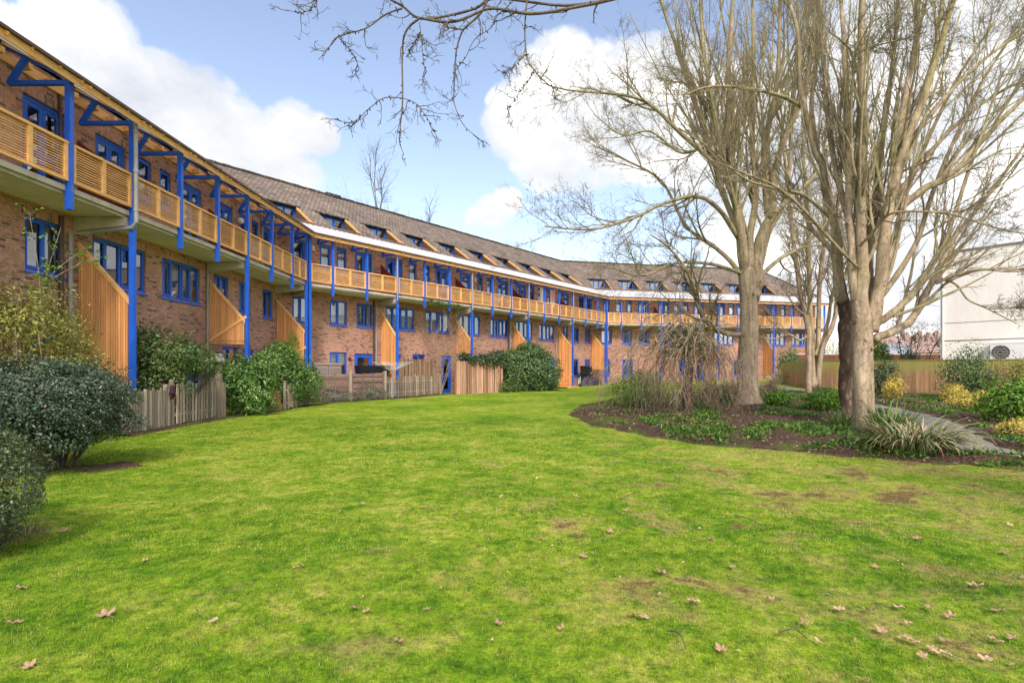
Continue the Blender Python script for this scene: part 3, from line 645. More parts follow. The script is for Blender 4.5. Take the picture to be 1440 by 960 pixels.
def build_wing(w, label, wins, doors, posts, fulls, dorms, screens, hip=None, gable_lo=False):
    base = w.T((w.lo + w.hi) / 2, VW, 0)
    root = thing('terrace_building', base, label, 'building')
    holes = [(a, b, c, d) for (a, b, c, d, *_) in wins] + [(a, b, c, d) for (a, b, c, d, *_) in doors]
    # brickwork
    mb = MB(); wall_grid(mb, w, VW, -.3, 8.78, holes)
    for v in (VB,):
        a, b = w.slo(v), w.shi(v); mb.quad([w.T(b, v, -.3), w.T(a, v, -.3), w.T(a, v, 8.8), w.T(b, v, 8.8)], [(0, 0), (b - a, 0), (b - a, 9), (0, 9)])
    for end, s in (('lo', w.lo), ('hi', w.hi)):
        if (end == 'lo' and gable_lo) or (end == 'hi' and hip):
            mb.quad([w.T(s, VW, -.3), w.T(s, VB, -.3), w.T(s, VB, 8.8), w.T(s, VW, 8.8)], [(0, 0), (VB - VW, 0), (VB - VW, 9), (0, 9)])
            if end == 'lo': mb.quad([w.T(s, VW, 8.78), w.T(s, VB, 8.78), w.T(s, VR, 12.4)], [(0, 0), (8, 0), (4, 3.6)])
    mb.build('wall', M['brick'], root)
    # rooms behind the windows
    mb = MB()
    for z in (2.72, 5.50, 8.55): run(mb, w, VW + .13, VB - .1, z, z + .13, .12 if gable_lo else 0, .12 if hip else 0)
    run(mb, w, 4.6, 4.7, 0, 8.5, .12, .12)
    for s in [x for x in fulls if w.lo + .3 < x < w.hi - .3]: mb.box(w.T, s - .08, s + .08, VW + .13, 4.6, 0.02, 8.55)
    mb.build('interior_partition', M['interior'], root)
    # balcony: slab with a stepped edge, a beam at each full post
    mb = MB(); run(mb, w, .075, VW - .004, ZS0 + .045, ZS1); run(mb, w, .03, .075, ZS0 + .05, ZS1 - .002); run(mb, w, .115, .16, ZS0 - .02, ZS0 + .043)
    o = mb.build('balcony_slab', M['concrete'], root)
    mb = MB(); run(mb, w, .165, VW - .006, ZS0 + .022, ZS0 + .042)
    for i in range(1, 9): run(mb, w, .165 + i * .14, .168 + i * .14, ZS0 + .014, ZS0 + .0219)
    mb.build('soffit', M['soffit'], o)
    for s in fulls:
        k = MB(); s2 = min(max(s, w.lo + .16), w.hi - .16)
        k.hexa([w.T(s2 - .11, .09, ZS0 - .22), w.T(s2 + .11, .09, ZS0 - .22), w.T(s2 + .11, VW - .004, ZS0 - .34), w.T(s2 - .11, VW - .004, ZS0 - .34), w.T(s2 - .11, .09, ZS0 + .012), w.T(s2 + .11, .09, ZS0 + .012), w.T(s2 + .11, VW - .004, ZS0 + .012), w.T(s2 - .11, VW - .004, ZS0 + .012)])
        k.build('beam', M['concrete'], o)
    # canopy: ribbed white sheets on honey-coloured rafters, dark gutter edge and fascia
    cz = lambda v: 8.17 + .5 * v
    mb = MB(); vf, vb = -.36, 1.47; lo, hi = w.slo(0), w.shi(0); n = int((hi - lo) / .075)
    for i in range(-12, n + 12):
        s0 = lo + (hi - lo) * i / n; s1 = lo + (hi - lo) * (i + 1) / n
        z0, z1 = (.028 if (k % 4) in (0, 1) else 0 for k in (i, i + 1))
        q = []
        def cl(s, v): return min(max(s, w.slo(v) if not gable_lo else w.lo - .1), w.shi(v) if not hip else w.hi + .35)
        a = [cl(s0, vf), cl(s1, vf), cl(s1, vb), cl(s0, vb)]
        if a[1] - a[0] < 1e-4 and a[2] - a[3] < 1e-4: continue
        mb.quad([w.T(a[0], vf, cz(vf) + z0), w.T(a[1], vf, cz(vf) + z1), w.T(a[2], vb, cz(vb) + z1), w.T(a[3], vb, cz(vb) + z0)])
    can = mb.build('canopy', M['canopy'], root)
    mb = MB(); run(mb, w, -.345, -.315, 7.80, 7.965); run(mb, w, 1.395, 1.44, 8.42, 8.66); mb.build('fascia', M['timber'], can)
    mb = MB(); run(mb, w, .15, .19, 8.15, 8.215); run(mb, w, .78, .82, 8.47, 8.53); mb.build('purlin', M['white'], can)
    mb = MB(); run(mb, w, -.42, -.36, 7.955, 7.99); run(mb, w, -.435, -.42, 7.955, 8.02); mb.build('gutter', M['brownpipe'], can)
    for p in posts:
        for dx in (-.115, .115): mb = MB(); mb.cr = rnd.random(); mb.bar(w.T, (p + dx, -.41, 7.895), (p + dx, 1.39, 8.795), .04, .075); mb.build('rafter', M['timber'], can)
    for p, q in zip(posts[:-1], posts[1:]):
        for t in (1 / 3, 2 / 3):
            s = p + (q - p) * t; mb = MB(); mb.cr = rnd.random(); mb.bar(w.T, (s, -.39, 7.93), (s, -.12, 8.065), .04, .07); mb.build('rafter_end', M['timber'], can)
    for p, q in zip(posts[:-1], posts[1:]):                       # stub noggins along the wall plate
        for t in (.17, .5, .83):
            s = p + (q - p) * t; mb = MB(); mb.cr = rnd.random(); mb.box(w.T, s - .05, s + .05, 1.16, 1.393, 8.44, 8.57); mb.build('noggin', M['timber'], can)
    # main roof with openings for the inset dormers
    DW = 1.75; v_lo, v_hd, v_wn = 1.60, 3.12, 3.30
    def rs(v): return (w.slo(v) if not gable_lo else w.lo - .15), (w.shi(v) if not hip else hip(v))
    sl = math.hypot(1, PITCH); mb = MB()
    vs = [1.30, v_lo, v_hd, VR]; ss = sorted([s for d in dorms for s in (d, d + DW)])
    for j in range(3):
        va, vb_ = vs[j], vs[j + 1]
        n_sub = 1 if not (j == 2) else 4
        for k in range(n_sub):
            v0, v1 = va + (vb_ - va) * k / n_sub, va + (vb_ - va) * (k + 1) / n_sub
            cells = [None] + ss + [None]
            for i in range(len(cells) - 1):
                if j == 1 and any(cells[i] is not None and abs(cells[i] - d) < 1e-6 for d in dorms): continue
                a0, b0 = (rs(v0)[0] if cells[i] is None else cells[i]), (rs(v0)[1] if cells[i + 1] is None else cells[i + 1])
                a1, b1 = (rs(v1)[0] if cells[i] is None else cells[i]), (rs(v1)[1] if cells[i + 1] is None else cells[i + 1])
                z0, z1 = roofz(v0), roofz(v1)
                mb.quad([w.T(a0, v0, z0), w.T(b0, v0, z0), w.T(b1, v1, z1), w.T(a1, v1, z1)], [(a0, v0 * sl), (b0, v0 * sl), (b1, v1 * sl), (a1, v1 * sl)])
    a0, b0 = rs(VR); v1 = VB + .2; a1, b1 = (w.slo(v1) if not gable_lo else w.lo - .15), (w.shi(v1) if not hip else hip(1.3))
    mb.quad([w.T(b0, VR, roofz(VR)), w.T(a0, VR, roofz(VR)), w.T(a1, v1, 8.85), w.T(b1, v1, 8.85)], [(b0, 0), (a0, 0), (a1, 5), (b1, 5)])
    if hip:
        e0 = hip(1.3); mb.quad([w.T(e0, 1.3, roofz(1.3)), w.T(e0, v1, 8.85), w.T(hip(VR), VR, roofz(VR))], [(0, 0), (8, 0), (4, 5)])
    roof = mb.build('roof', M['tiles'], root)
    mb = MB(); a, b = rs(VR); n = max(2, int((b - a) / .33)); 
    for i in range(n):
        p0, p1 = a + (b - a) * i / n, a + (b - a) * (i + 1) / n - .012; zz = roofz(VR) + rnd.uniform(-.012, .012)
        mb.tube([w.T(p0, VR, zz - .02), w.T(p1, VR, zz - .015)], [.125, .118], 8)
    if hip:
        P, Q = np.array(w.T(hip(1.3), 1.3, roofz(1.3))), np.array(w.T(hip(VR), VR, roofz(VR))); mb.tube([P, Q], .1, 8)
    mb.build('ridge_tiles', M['tiles'], roof)
    mb = MB()
    for s in fulls[1::1]:
        if w.lo + 1 < s < w.lo + 8 and not hip and not gable_lo: mb.box(w.T, s - .5, s + .5, VR - .16, VR + .16, roofz(VR) - .05, roofz(VR) + .13)
    mb.build('ridge_vent', M['tiles'], roof)
    for d in dorms:
        e = d + DW; zf, zh = 8.98, roofz(v_hd) - .06
        mb = MB(); f0, f1 = v_wn - .03, v_wn + .03
        for bb in ((d, e, zh - .09, zh - .002), (d, e, zf, zf + .12)): mb.box(w.T, bb[0] + .02, bb[1] - .02, f0, f1, bb[2], bb[3])
        for t in (0, .33, .66, 1):
            m = d + .06 + (DW - .12) * t; mb.box(w.T, m - .04, m + .04, f0 - .004, f1 - .002, zf + .12, zh - .09)
        o = mb.build('dormer_window', M['blue'], root)
        pane_quad(w, d + .06, e - .06, v_wn + .01, zf + .1, zh - .07).build('pane', M['glass'], o)
        cm = MB(); curtain(cm, w, d + DW * rnd.uniform(.0, .5), d + DW * rnd.uniform(.6, 1), v_wn + .2, zf, zh, .025, .1); cm.build('curtain', M['curtain'], o, smooth=True)
        mb = MB()
        for s, sg in ((d, 1), (e, -1)):
            mb.hexa([w.T(s - .02, v_lo - .1, zf - .1), w.T(s + .02, v_lo - .1, zf - .1), w.T(s + .02, v_wn + .1, zf - .1), w.T(s - .02, v_wn + .1, zf - .1),
                     w.T(s - .02, v_lo - .1, roofz(v_lo - .1) - .015), w.T(s + .02, v_lo - .1, roofz(v_lo - .1) - .015), w.T(s + .02, v_wn + .1, roofz(v_wn + .1) - .08), w.T(s - .02, v_wn + .1, roofz(v_wn + .1) - .08)])
        mb.box(w.T, d + .02, e - .02, v_lo - .2, v_wn + .3, zf - .08, zf - .02)
        mb.build('cheek', M['cheek'], o)
        mb = MB()
        s = e - .035; mb.bar(w.T, (s, v_lo - .12, roofz(v_lo - .12) - .05), (s, v_hd + .02, roofz(v_hd + .02) - .05), .035, .12)
        mb.build('bargeboard', M['timber'], o)
        mb = MB(); mb.bar(w.T, (d - .16, v_hd - .03, zh + .06), (e + .16, v_hd - .03, zh + .06), .16, .05, side=(0, 1, PITCH)); mb.build('eaves_tiles', M['tiles'], o)
        ld = MB(); ld.box(w.T, d + .03, e - .03, v_hd + .0, v_hd + .22, zh - .02, zh + .01); ld.build('head_board', M['black'], o)
    # windows and doors
    for (a, b, c, d, *r) in wins: window(w, root, a, b, c, d, r[0] if r else 2, dress=(r[1] if len(r) > 1 else None))
    for (a, b, c, d, *r) in doors: door(w, root, a, b, c, d, double=bool(r and r[0]))
    # posts, railings, screens
    for p in posts: post(w, root, p, p in fulls)
    for p, q in zip(posts[:-1], posts[1:]): balustrade(w, root, p + .062, q - .062)
    for (s, zb, br) in screens: screen(w, root, s, zb, br)
    # raking dark red dividers between the flats on the balcony, air bricks
    for s in fulls:
        if w.lo + .5 < s < w.hi - .5:
            mb = MB(); mb.hexa([w.T(s - .02, .1, ZS1 + .05), w.T(s + .02, .1, ZS1 + .05), w.T(s + .02, 1.42, ZS1 + .05), w.T(s - .02, 1.42, ZS1 + .05), w.T(s - .02, .1, 6.52), w.T(s + .02, .1, 6.52), w.T(s + .02, 1.42, 7.5), w.T(s - .02, 1.42, 7.5)])
            mb.build('divider', M['darkred'], root)
            ab = MB(); ab.box(w.T, s + .55, s + .77, VW - .006, VW + .02, 5.12, 5.20); ab.box(w.T, s - .9, s - .68, VW - .006, VW + .02, 8.08, 8.16); ab.build('air_brick', M['redbrick'], root)
    return root

Z1, Z2, ZG = (3.90, 5.18), (6.78, 8.0), (1.38, 2.46)
def w1(a, b, n): return (a, b, *Z1, n)
def w2(a, b, n=1, dr=None): return (a, b, *Z2, n, dr) if dr else (a, b, *Z2, n)
def wg(a, b, n=2): return (a, b, 0.92, 2.46, n)
def d2(a, b): return (a, b, ZS1 + .02, 8.0, b - a > 1.05)
def dg(a, b): return (a, b, 0.03, 2.42)

wA = Wing(A_, D1, -23.2, 0.0, 0, K12)
posts = [-.12] + [-1.70 - 1.935 * k for k in range(11)]; posts = sorted(posts)
fA = [posts[i] for i in range(len(posts)) if i in (len(posts) - 1, len(posts) - 4, len(posts) - 7, len(posts) - 10)]
wingA = build_wing(wA, 'brick terrace wing alongside the weathered picket fences, its timber balcony seen from beneath',
    [w1(-5.2, -4.2, 2), w1(-3.4, -2.45, 2), w1(-1.4, -.42, 2), w1(-10.87, -8.83, 4), w1(-8.08, -6.07, 4), w1(-12.82, -11.76, 2), w1(-14.6, -13.6, 2), w1(-16.7, -15.7, 2),
     w2(-3.4, -2.84, 1, 'sides'), w2(-2.36, -1.75, 1), w2(-9.17, -8.58, 1, 'net'), w2(-8.2, -7.66, 1, 'net'), w2(-14.4, -13.8), w2(-15.4, -14.8),
     wg(-7.0, -5.98), wg(-1.4, -.42), wg(-14.6, -13.6), wg(-4.6, -3.5)],
    [d2(-5.0, -3.86), d2(-1.32, -.12), d2(-10.78, -9.66), d2(-7.1, -5.95), d2(-12.88, -11.72), d2(-17.0, -15.9), dg(-9.3, -8.4), dg(-12.7, -11.8), dg(-3.1, -2.2)],
    posts, fA, [], [(fA[3] + .0, 1.6, True), (fA[2], 2.5, True), (fA[1], .62, 'par')], gable_lo=True)
wB = Wing(A_, D2, 0.0, float(np.linalg.norm(B_ - A_)), K12, K23); LB = wB.hi
postsB = [.12] + [1.34 + 2.0 * k for k in range(14)] + [LB - .12]; fB = [postsB[i] for i in (0, 3, 6, 9, 12, 15)]
wingB = build_wing(wB, 'longest brick terrace wing, behind the wattle fence and big round bush',
    [w1(2.11, 3.13, 2), w1(3.74, 4.79, 2), w1(5.72, 7.84, 4), w1(8.69, 10.77, 4), w1(11.62, 13.72, 4), w1(14.78, 16.78, 4), w1(17.68, 19.78, 4), w1(20.66, 22.78, 4), w1(23.84, 24.88, 2), w1(25.85, 26.63, 1), w1(27.65, 28.63, 2), w1(.05, .95, 2),
     w2(1.54, 2.15, 1, 'net'), w2(2.51, 3.11, 1, 'net'), w2(7.4, 8.01, 1, 'net'), w2(8.5, 9.08), w2(13.42, 14.0, 1, 'net'), w2(14.4, 14.98), w2(19.44, 20.04), w2(20.5, 21.1), w2(26.63, 27.5), w2(.0, .7),
     wg(2.11, 3.13), wg(7.67, 8.69), wg(13.2, 14.2), wg(19.2, 20.2), (25.78, 26.6, .92, 2.44, 1), (27.6, 28.62, .92, 2.44, 2), wg(.1, .8, 1)],
    [d2(3.62, 4.82), d2(5.72, 6.91), d2(9.53, 10.62), d2(11.72, 12.75), d2(15.57, 16.74), d2(17.75, 18.95), d2(21.73, 22.8), d2(23.75, 25.0), d2(27.93, 28.9), dg(3.6, 4.8), dg(6.0, 6.8), dg(10.1, 10.95), dg(12.0, 12.85), dg(16.0, 16.85), dg(22.0, 22.85)],
    postsB, fB, [-.55 + 2.93 * k for k in range(10)], [(fB[1], .9, True), (fB[2], 2.55, False), (fB[3], 2.5, False), (fB[4], .12, True), (LB - .06, 1.5, True)])
wC = Wing(B_, D3, 0.0, 23.4, K23, 0)
postsC = [.12] + [1.47 + 1.98 * k for k in range(11)] + [23.1]; fC = [postsC[i] for i in (0, 3, 6, 9, 12)]
cw, cd, cg = [w1(.1, 1.22, 2), w1(2.23, 3.23, 2), w1(3.9, 5.05, 2)], [], [wg(2.23, 3.3), wg(.3, 1.02, 1)]
c2 = [w2(.35, 1.0), w2(1.57, 2.1, 1, 'net'), w2(2.63, 3.18, 1, 'net')]; cd = [d2(3.81, 4.97)]
for q in (5.43, 11.38, 17.25):
    cw += [w1(q + .43, q + 2.55, 4), w1(q + 3.3, q + 5.4, 4)]; c2 += [w2(q + 2.05, q + 2.64, 1), w2(q + 3.05, q + 3.64, 1)]
    cd += [d2(q + .45, q + 1.62), d2(q + 4.15, q + 5.3), dg(q + 4.4, q + 5.3)]; cg += [wg(q + 2.6, q + 3.6)]
wingC = build_wing(wC, 'brick terrace wing across the far end of the lawn, behind the bare trees',
    cw + c2 + cg, cd, postsC, fC, [-.5 + 2.95 * k for k in range(7)], [(fC[1], 1.9, False), (fC[2], 2.4, True), (fC[3], .9, True)], hip=lambda v: 23.75 - (v - 1.3) * .66)

# pipes and lamps that belong to the walls
P2, P5 = fA[1], fA[2]
downpipe(wA, wingA, [(P2 - .09, -.15, 8.0), (P2 - .09, -.17, 5.35), (P2 - .09, -.05, 5.22), (P2 - .09, 1.0, 5.10), (P2 - .30, 1.36, 5.0), (P2 - .30, 1.36, 0)], .05)
downpipe(wA, wingA, [(P2 - .55, 1.40, 8.4), (P2 - .55, 1.40, 5.7)], .04, 'brownpipe'); downpipe(wA, wingA, [(P2 - .52, 1.40, 5.4), (P2 - .52, 1.40, 0)], .055, 'brownpipe')
downpipe(wA, wingA, [(-1.55, 1.41, 8.4), (-1.55, 1.41, 5.7)], .035); downpipe(wA, wingA, [(P5 - .12, 1.39, 5.45), (P5 - .12, 1.39, 0)], .04)
for s in (fB[1] - .35, fB[3] - .4): downpipe(wB, wingB, [(s, 1.39, 5.4), (s, 1.39, 0)], .05); downpipe(wB, wingB, [(s - .16, 1.39, 5.4), (s - .16, 1.39, 0)], .05, 'brownpipe')
for s in (fB[4] - .3,): downpipe(wB, wingB, [(s, 1.39, 5.4), (s, 1.39, 0)], .05)
for s in (fB[1], fB[2], fB[3], fB[4]): downpipe(wB, wingB, [(s - .09, -.13, 7.95), (s - .09, -.15, 5.35), (s - .09, 0, 5.2), (s - .09, 1.25, 5.08), (s - .3, 1.38, 5.0)], .045)
for s in (fB[1] - .6, fB[3] - .6): downpipe(wB, wingB, [(s, 1.41, 8.4), (s, 1.41, 5.7)], .035)
for w_, r_, s in ((wA, wingA, -3.55),):
    mb = MB(); c = np.array(w_.T(s, 1.30, 7.60)); th = np.linspace(0, math.pi, 9)
    mb.tube([c + np.array([0, 0, .13 * math.cos(t)]) for t in th], [max(.001, .13 * math.sin(t)) for t in th], 14); mb.box(w_.T, s - .04, s + .04, 1.38, 1.45, 7.55, 7.65)
    mb.build('wall_lamp', M['white'], r_, smooth=True)
mb = MB(); mb.box(wB.T, 1.06, 1.18, 1.34, 1.445, 7.55, 7.82); mb.build('alarm_box', M['white'], wingB); mb = MB(); mb.box(wB.T, 13.1, 13.2, 1.34, 1.445, 7.55, 7.8); mb.build('alarm_box', M['white'], wingB)
mb = MB(); mb.box(wB.T, 3.22, 3.36, 1.40, 1.445, 2.05, 2.2); mb.build('alarm_bell', M['darkred'], wingB)

# blocks of flats beyond: the pale rendered block at the side
def rendered_block():
    c0, c1 = np.array([23.45, 29.0]), np.array([27.2, 24.3]); d = (c1 - c0) / np.linalg.norm(c1 - c0); n = np.array([-d[1], d[0]])
    T = lambda a, v, z: (c0[0] + d[0] * a + n[0] * v, c0[1] + d[1] * a + n[1] * v, z); Ln = 14.0
    root = thing('rendered_building', T(6, 6, 0), 'plain cream rendered building with a flat roof behind the board fence', 'building')
    H = 7.85; mb = MB(); mb.box(T, 0, Ln, 0, 12, -.2, H); mb.build('wall', M['cream'], root)
    mb = MB(); mb.box(T, -.05, Ln + .05, -.05, 12.05, H + .002, H + .10); mb.build('parapet', M['creamband'], root)
    mb = MB()
    for z, t in ((3.08, .05), (4.05, .02)): mb.box(T, -.012, Ln, -.014, .0, z, z + t)
    mb.build('joint_line', M['creamband'], root)
    mb = MB(); mb.tube([T(.12, -.06, H - .2), T(.12, -.06, 0)], .05, 8); mb.build('downpipe', M['white'], root)
    mb = MB(); mb.tube([T(3.72, -.05, 3.0), T(3.72, -.05, 1.2)], .045, 8); mb.tube([T(3.68, -.07, 2.9), T(3.92, -.09, 2.62), T(4.08, -.07, 2.5), T(4.15, -.05, 2.1)], .025, 6); mb.tube([T(3.72, -.06, 2.75), T(3.82, -.14, 2.7)], .08, 8); mb.build('pipe', M['black'], root)
    ac = thing('air_conditioner', T(3.15, -.3, 1.9), 'white air conditioning unit fixed to the cream rendered wall', 'air conditioner')
    a0, a1 = 2.12, 3.46; mb = MB(); mb.box(T, a0, a1, -.42, -.06, 1.98, 2.86); mb.box(T, a0 - .012, a1 + .012, -.432, -.05, 2.862, 2.90); mb.build('casing', M['white'], ac)
    mb = MB(); cx, cz, r = a0 + .40, 2.42, .36
    ring = [T(cx + r * math.cos(t), -.424, cz + r * math.sin(t)) for t in np.linspace(0, 2 * math.pi, 29)[:-1]]
    mb.quad(ring); mb.build('fan_opening', M['black'], ac)
    mb = MB()
    for k in range(9):
        z = cz - r + (k + .5) * 2 * r / 9; hw_ = math.sqrt(max(0, r * r - (z - cz) ** 2)); mb.box(T, cx - hw_, cx + hw_, -.445, -.43, z - .012, z + .012)
    for rr in (.12, .24, .355): mb.tube([T(cx + rr * math.cos(t), -.437, cz + rr * math.sin(t)) for t in np.linspace(0, 2 * math.pi, 25)], .009, 4, cap=False)
    mb.build('grille', M['greymetal'], ac)
    mb = MB()
    for a in (a0 + .15, a1 - .2): mb.box(T, a, a + .05, -.42, -.004, 1.925, 1.978); mb.bar(T, (a + .025, -.40, 1.93), (a + .025, -.02, 1.62), .04, .04)
    mb.build('bracket', M['greymetal'], ac)
rendered_block()

# ------------------------------------------------------------------ bare trees
M['bark'] = m_bark('smooth_pale_bark', (0.47, 0.36, 0.245), (0.25, 0.18, 0.115), (0.29, 0.27, 0.10), (0.085, 0.06, 0.04), 0.6, 0.13)
M['twig'] = m_bark('greenish_twigs', (0.37, 0.30, 0.19), (0.23, 0.18, 0.115), (0.29, 0.275, 0.11), (0.12, 0.09, 0.065), 0.65, 0, (0.20, 0.16, 0.095))
M['flaky'] = m_bark('dark_flaky_bark', (0.24, 0.16, 0.11), (0.11, 0.07, 0.05), (0.15, 0.12, 0.07), (0.045, 0.03, 0.024), 0.2, 0.7)
M['darktwig'] = m_bark('dark_twigs', (0.15, 0.115, 0.095), (0.085, 0.065, 0.055), (0.13, 0.12, 0.07), (0.045, 0.035, 0.03), 0.25)
M['weep'] = m_bark('weeping_twigs', (0.36, 0.27, 0.185), (0.21, 0.155, 0.108), (0.27, 0.25, 0.11), (0.10, 0.07, 0.055), 0.4)
nr = np.random.RandomState(11)
def nv(): v = nr.normal(size=3); return v / np.linalg.norm(v)
def un(v): return v / (np.linalg.norm(v) + 1e-9)
def deflect(d, ang):
    p = np.cross(d, nv()); p = un(p); return un(d * math.cos(ang) + p * math.sin(ang))
def shoot(mb, p, d, Ln, r, wander, pull, segs, sides, tip=0.35):
    pts = [p]; dirs = [d]; st = Ln / segs
    for i in range(segs):
        d = un(d + nr.normal(size=3) * wander + np.array([0, 0, 1.0]) * pull); p = p + d * st; pts.append(p); dirs.append(d)
    mb.cr = float(min(1, r / .028)); rad = np.linspace(r, max(r * tip, 0.0022), segs + 1); mb.tube(pts, rad, sides, cap=False); return np.array(pts), rad, dirs
def grow(mb, p, d, Ln, r, spec, lv=0):
    """spec: per level (children, angle range, length factor, wander, pull, segments)"""
    kids, a0, a1, lf, wander, pull, segs = spec[lv]
    pts, rad, dirs = shoot(mb, p, d, Ln, r, wander, pull, segs, 6 if r > .03 else (4 if r > .012 else 3))
    if lv + 1 >= len(spec): return
    for i in range(kids):
        t = nr.uniform(.22, 1.0) * (segs - 0.01); k = int(t); f = t - k
        q = pts[k] * (1 - f) + pts[min(k + 1, segs)] * f; rr = rad[k]
        grow(mb, q, deflect(dirs[min(k + 1, segs)], nr.uniform(a0, a1)), Ln * lf * nr.uniform(.55, 1.25), max(rr * .55, .0035), spec, lv + 1)
def limb(mb, path, Y, dY, rs, sides=10, k=5):
    """a limb through points of the photograph at depth Y, leaning dY towards or away along its length"""
    n = len(path); P = np.array([px(x, y, Y + dY * i / max(1, n - 1)) for i, (x, y) in enumerate(path)])
    S = smooth_line(P, k); rr = np.interp(np.linspace(0, n - 1, len(S)), np.arange(n), [r * .72 * Y / F for r in rs])
    m = len(S)
    S = S + np.stack([vnoise(np.arange(m) * .37, np.full(m, 3.1 + i * 7 + path[0][0])) - .5 for i in range(3)], 1) * rr[:, None] * .6
    rr = rr * (1 + .22 * (vnoise(np.arange(m) * .9, np.full(m, path[0][1] * .37)) - .5))
    mb.cr = 1.0; mb.tube(S, rr, sides); return S, rr
def along(S, rr, t):
    i = t * (len(S) - 1); k = min(int(i), len(S) - 2); f = i - k
    return S[k] * (1 - f) + S[k + 1] * f, rr[k], un(S[k + 1] - S[k])
def clothe(mb, S, rr, n, t0, Lr, spec, ang=(.25, .7), bias=(0, 0, .35), rk=.5):
    for i in range(n):
        t = nr.uniform(t0, .99); p, r, d = along(S, rr, t); dd = un(deflect(d, nr.uniform(*ang)) + np.array(bias) * nr.uniform(.3, 1.2))
        grow(mb, p, dd, nr.uniform(*Lr), min(max(r * rk, .008), .05), spec)
def knots(mb, S, rr, n, t1=1.0):
    for i in range(n):
        t = nr.uniform(.05, t1); p, r, d = along(S, rr, t); o = un(np.cross(d, nv())); c = p + o * r * .8; q = r * nr.uniform(.16, .3)
        mb.tube([c - o * q * .4, c, c + o * q * .45, c + o * q * .62], [q * 1.5, q * 1.3, q * .95, q * .35], 9)

SP3 = [(10, .35, .9, .36, .10, .05, 8), (6, .4, 1.0, .42, .14, .02, 5), (3, .4, 1.0, .5, .18, 0, 4), (0, 0, 0, 0, .2, 0, 3)]
SPU = [(8, .22, .6, .34, .06, .10, 9), (4, .35, .9, .42, .12, .05, 5), (2, .4, 1.0, .5, .16, .02, 4), (0, 0, 0, 0, .2, 0, 3)]
SPS = [(7, .15, .45, .26, .035, .05, 9), (3, .3, .8, .45, .1, .03, 4), (0, 0, 0, 0, .2, 0, 3)]
SPR = [(9, .25, .65, .36, .06, .03, 9), (6, .35, .8, .42, .11, .01, 5), (2, .4, 1.0, .5, .16, 0, 4), (0, 0, 0, 0, .2, 0, 3)]

def trunk_base(mb, x, y0, y1, Y, r0, r1, flare=1.6):
    """trunk with root flare and buttresses"""
    P0, P1 = px(x, y0, Y), px(x, y1, Y); n = 22; sides = 20; H = P1[2] - P0[2]; ring = []
    for j in range(n + 1):
        t = j / n; z = -0.35 + (H + .35) * t; f = 1 + (flare - 1) * math.exp(-max(z, 0) / .28)
        r = (r0 + (r1 - r0) * t) * f; row = []
        for m in range(sides):
            a = 2 * math.pi * m / sides; bt = 1 + .16 * math.sin(3 * a + x) * math.exp(-max(z, 0) / .35) + .09 * (float(vnoise(m * .7, j * .45 + x)) - .5) + .05 * math.sin(2 * a + z * 1.3)
            row.append((P0[0] + r * bt * math.cos(a) + .03 * math.sin(z * 1.7 + x), P0[1] + r * bt * math.sin(a), P0[2] + z))
        ring.append(row)
    c = np.mean(np.array(ring[-1]), 0)
    for q in (.25, .5, .7, .85, .95, 1.0):
        f = math.sqrt(max(0, 1 - q * q)); ring.append([tuple(c + (np.array(v) - c) * (f * .9 + .1) + np.array([0, 0, r1 * 1.5 * q])) for v in ring[n]])
    n += 6; i0 = len(mb.v)
    for row in ring: mb.v += row; mb.r += [.5] * sides
    for j in range(n):
        for m in range(sides):
            m2 = (m + 1) % sides; mb.f.append((i0 + j * sides + m, i0 + j * sides + m2, i0 + (j + 1) * sides + m2, i0 + (j + 1) * sides + m)); mb.mi.append(0); mb.uv.append(None)
def jag(mb, p, r):                                               # torn bark lumps under the fork
    for i in range(9):
        a = nr.uniform(0, 6.28); c = p + np.array([math.cos(a) * r * .95, math.sin(a) * r * .95, nr.uniform(-.55, .5)]); q = r * nr.uniform(.10, .24)
        mb.tube([c + np.array([0, 0, -q * 1.5]), c, c + np.array([0, 0, q * 1.5])], [q * .25, q, q * .3], 7)

# --- the big tree behind the weeping one
YL = 19.6; g = hgt(*px(1047, 570, YL)[:2])
tree = thing('bare_tree', (px(1047, 570, YL)[0], YL, g), 'broad bare tree with a thick pale forking trunk beside the weeping tree', 'tree')
tb, cb = MB(), MB()
trunk_base(tb, 1052, 568, 392, YL, 13.2 * YL / F, 11.8 * YL / F, 1.55)
jag(tb, px(1056, 410, YL), 13.5 * YL / F)
R1 = limb(tb, [(1058, 420), (1062, 397), (1069, 344), (1081, 312), (1086, 281), (1077, 250)], YL, .4, [13, 12.5, 10.5, 9.5, 9, 8], 14)
R1a = limb(tb, [(1081, 300), (1077, 262), (1075, 219), (1084, 162), (1094, 109), (1097, 31), (1096, -60)], YL + .3, .8, [8, 7, 6, 5.5, 4.5, 3.5, 2.5])
R1b = limb(tb, [(1083, 300), (1089, 244), (1106, 187), (1122, 150), (1140, 90), (1150, 10), (1152, -60)], YL + .3, -1.2, [7, 6, 5.5, 5, 4, 3, 2])
Lf1 = limb(tb, [(1049, 415), (1046, 384), (1041, 328), (1034, 281), (1027, 250), (1025, 219), (1025, 94), (1031, 0), (1032, -70)], YL, .5, [11, 10.5, 9, 8, 7.5, 7, 5, 3.5, 2.5], 14)
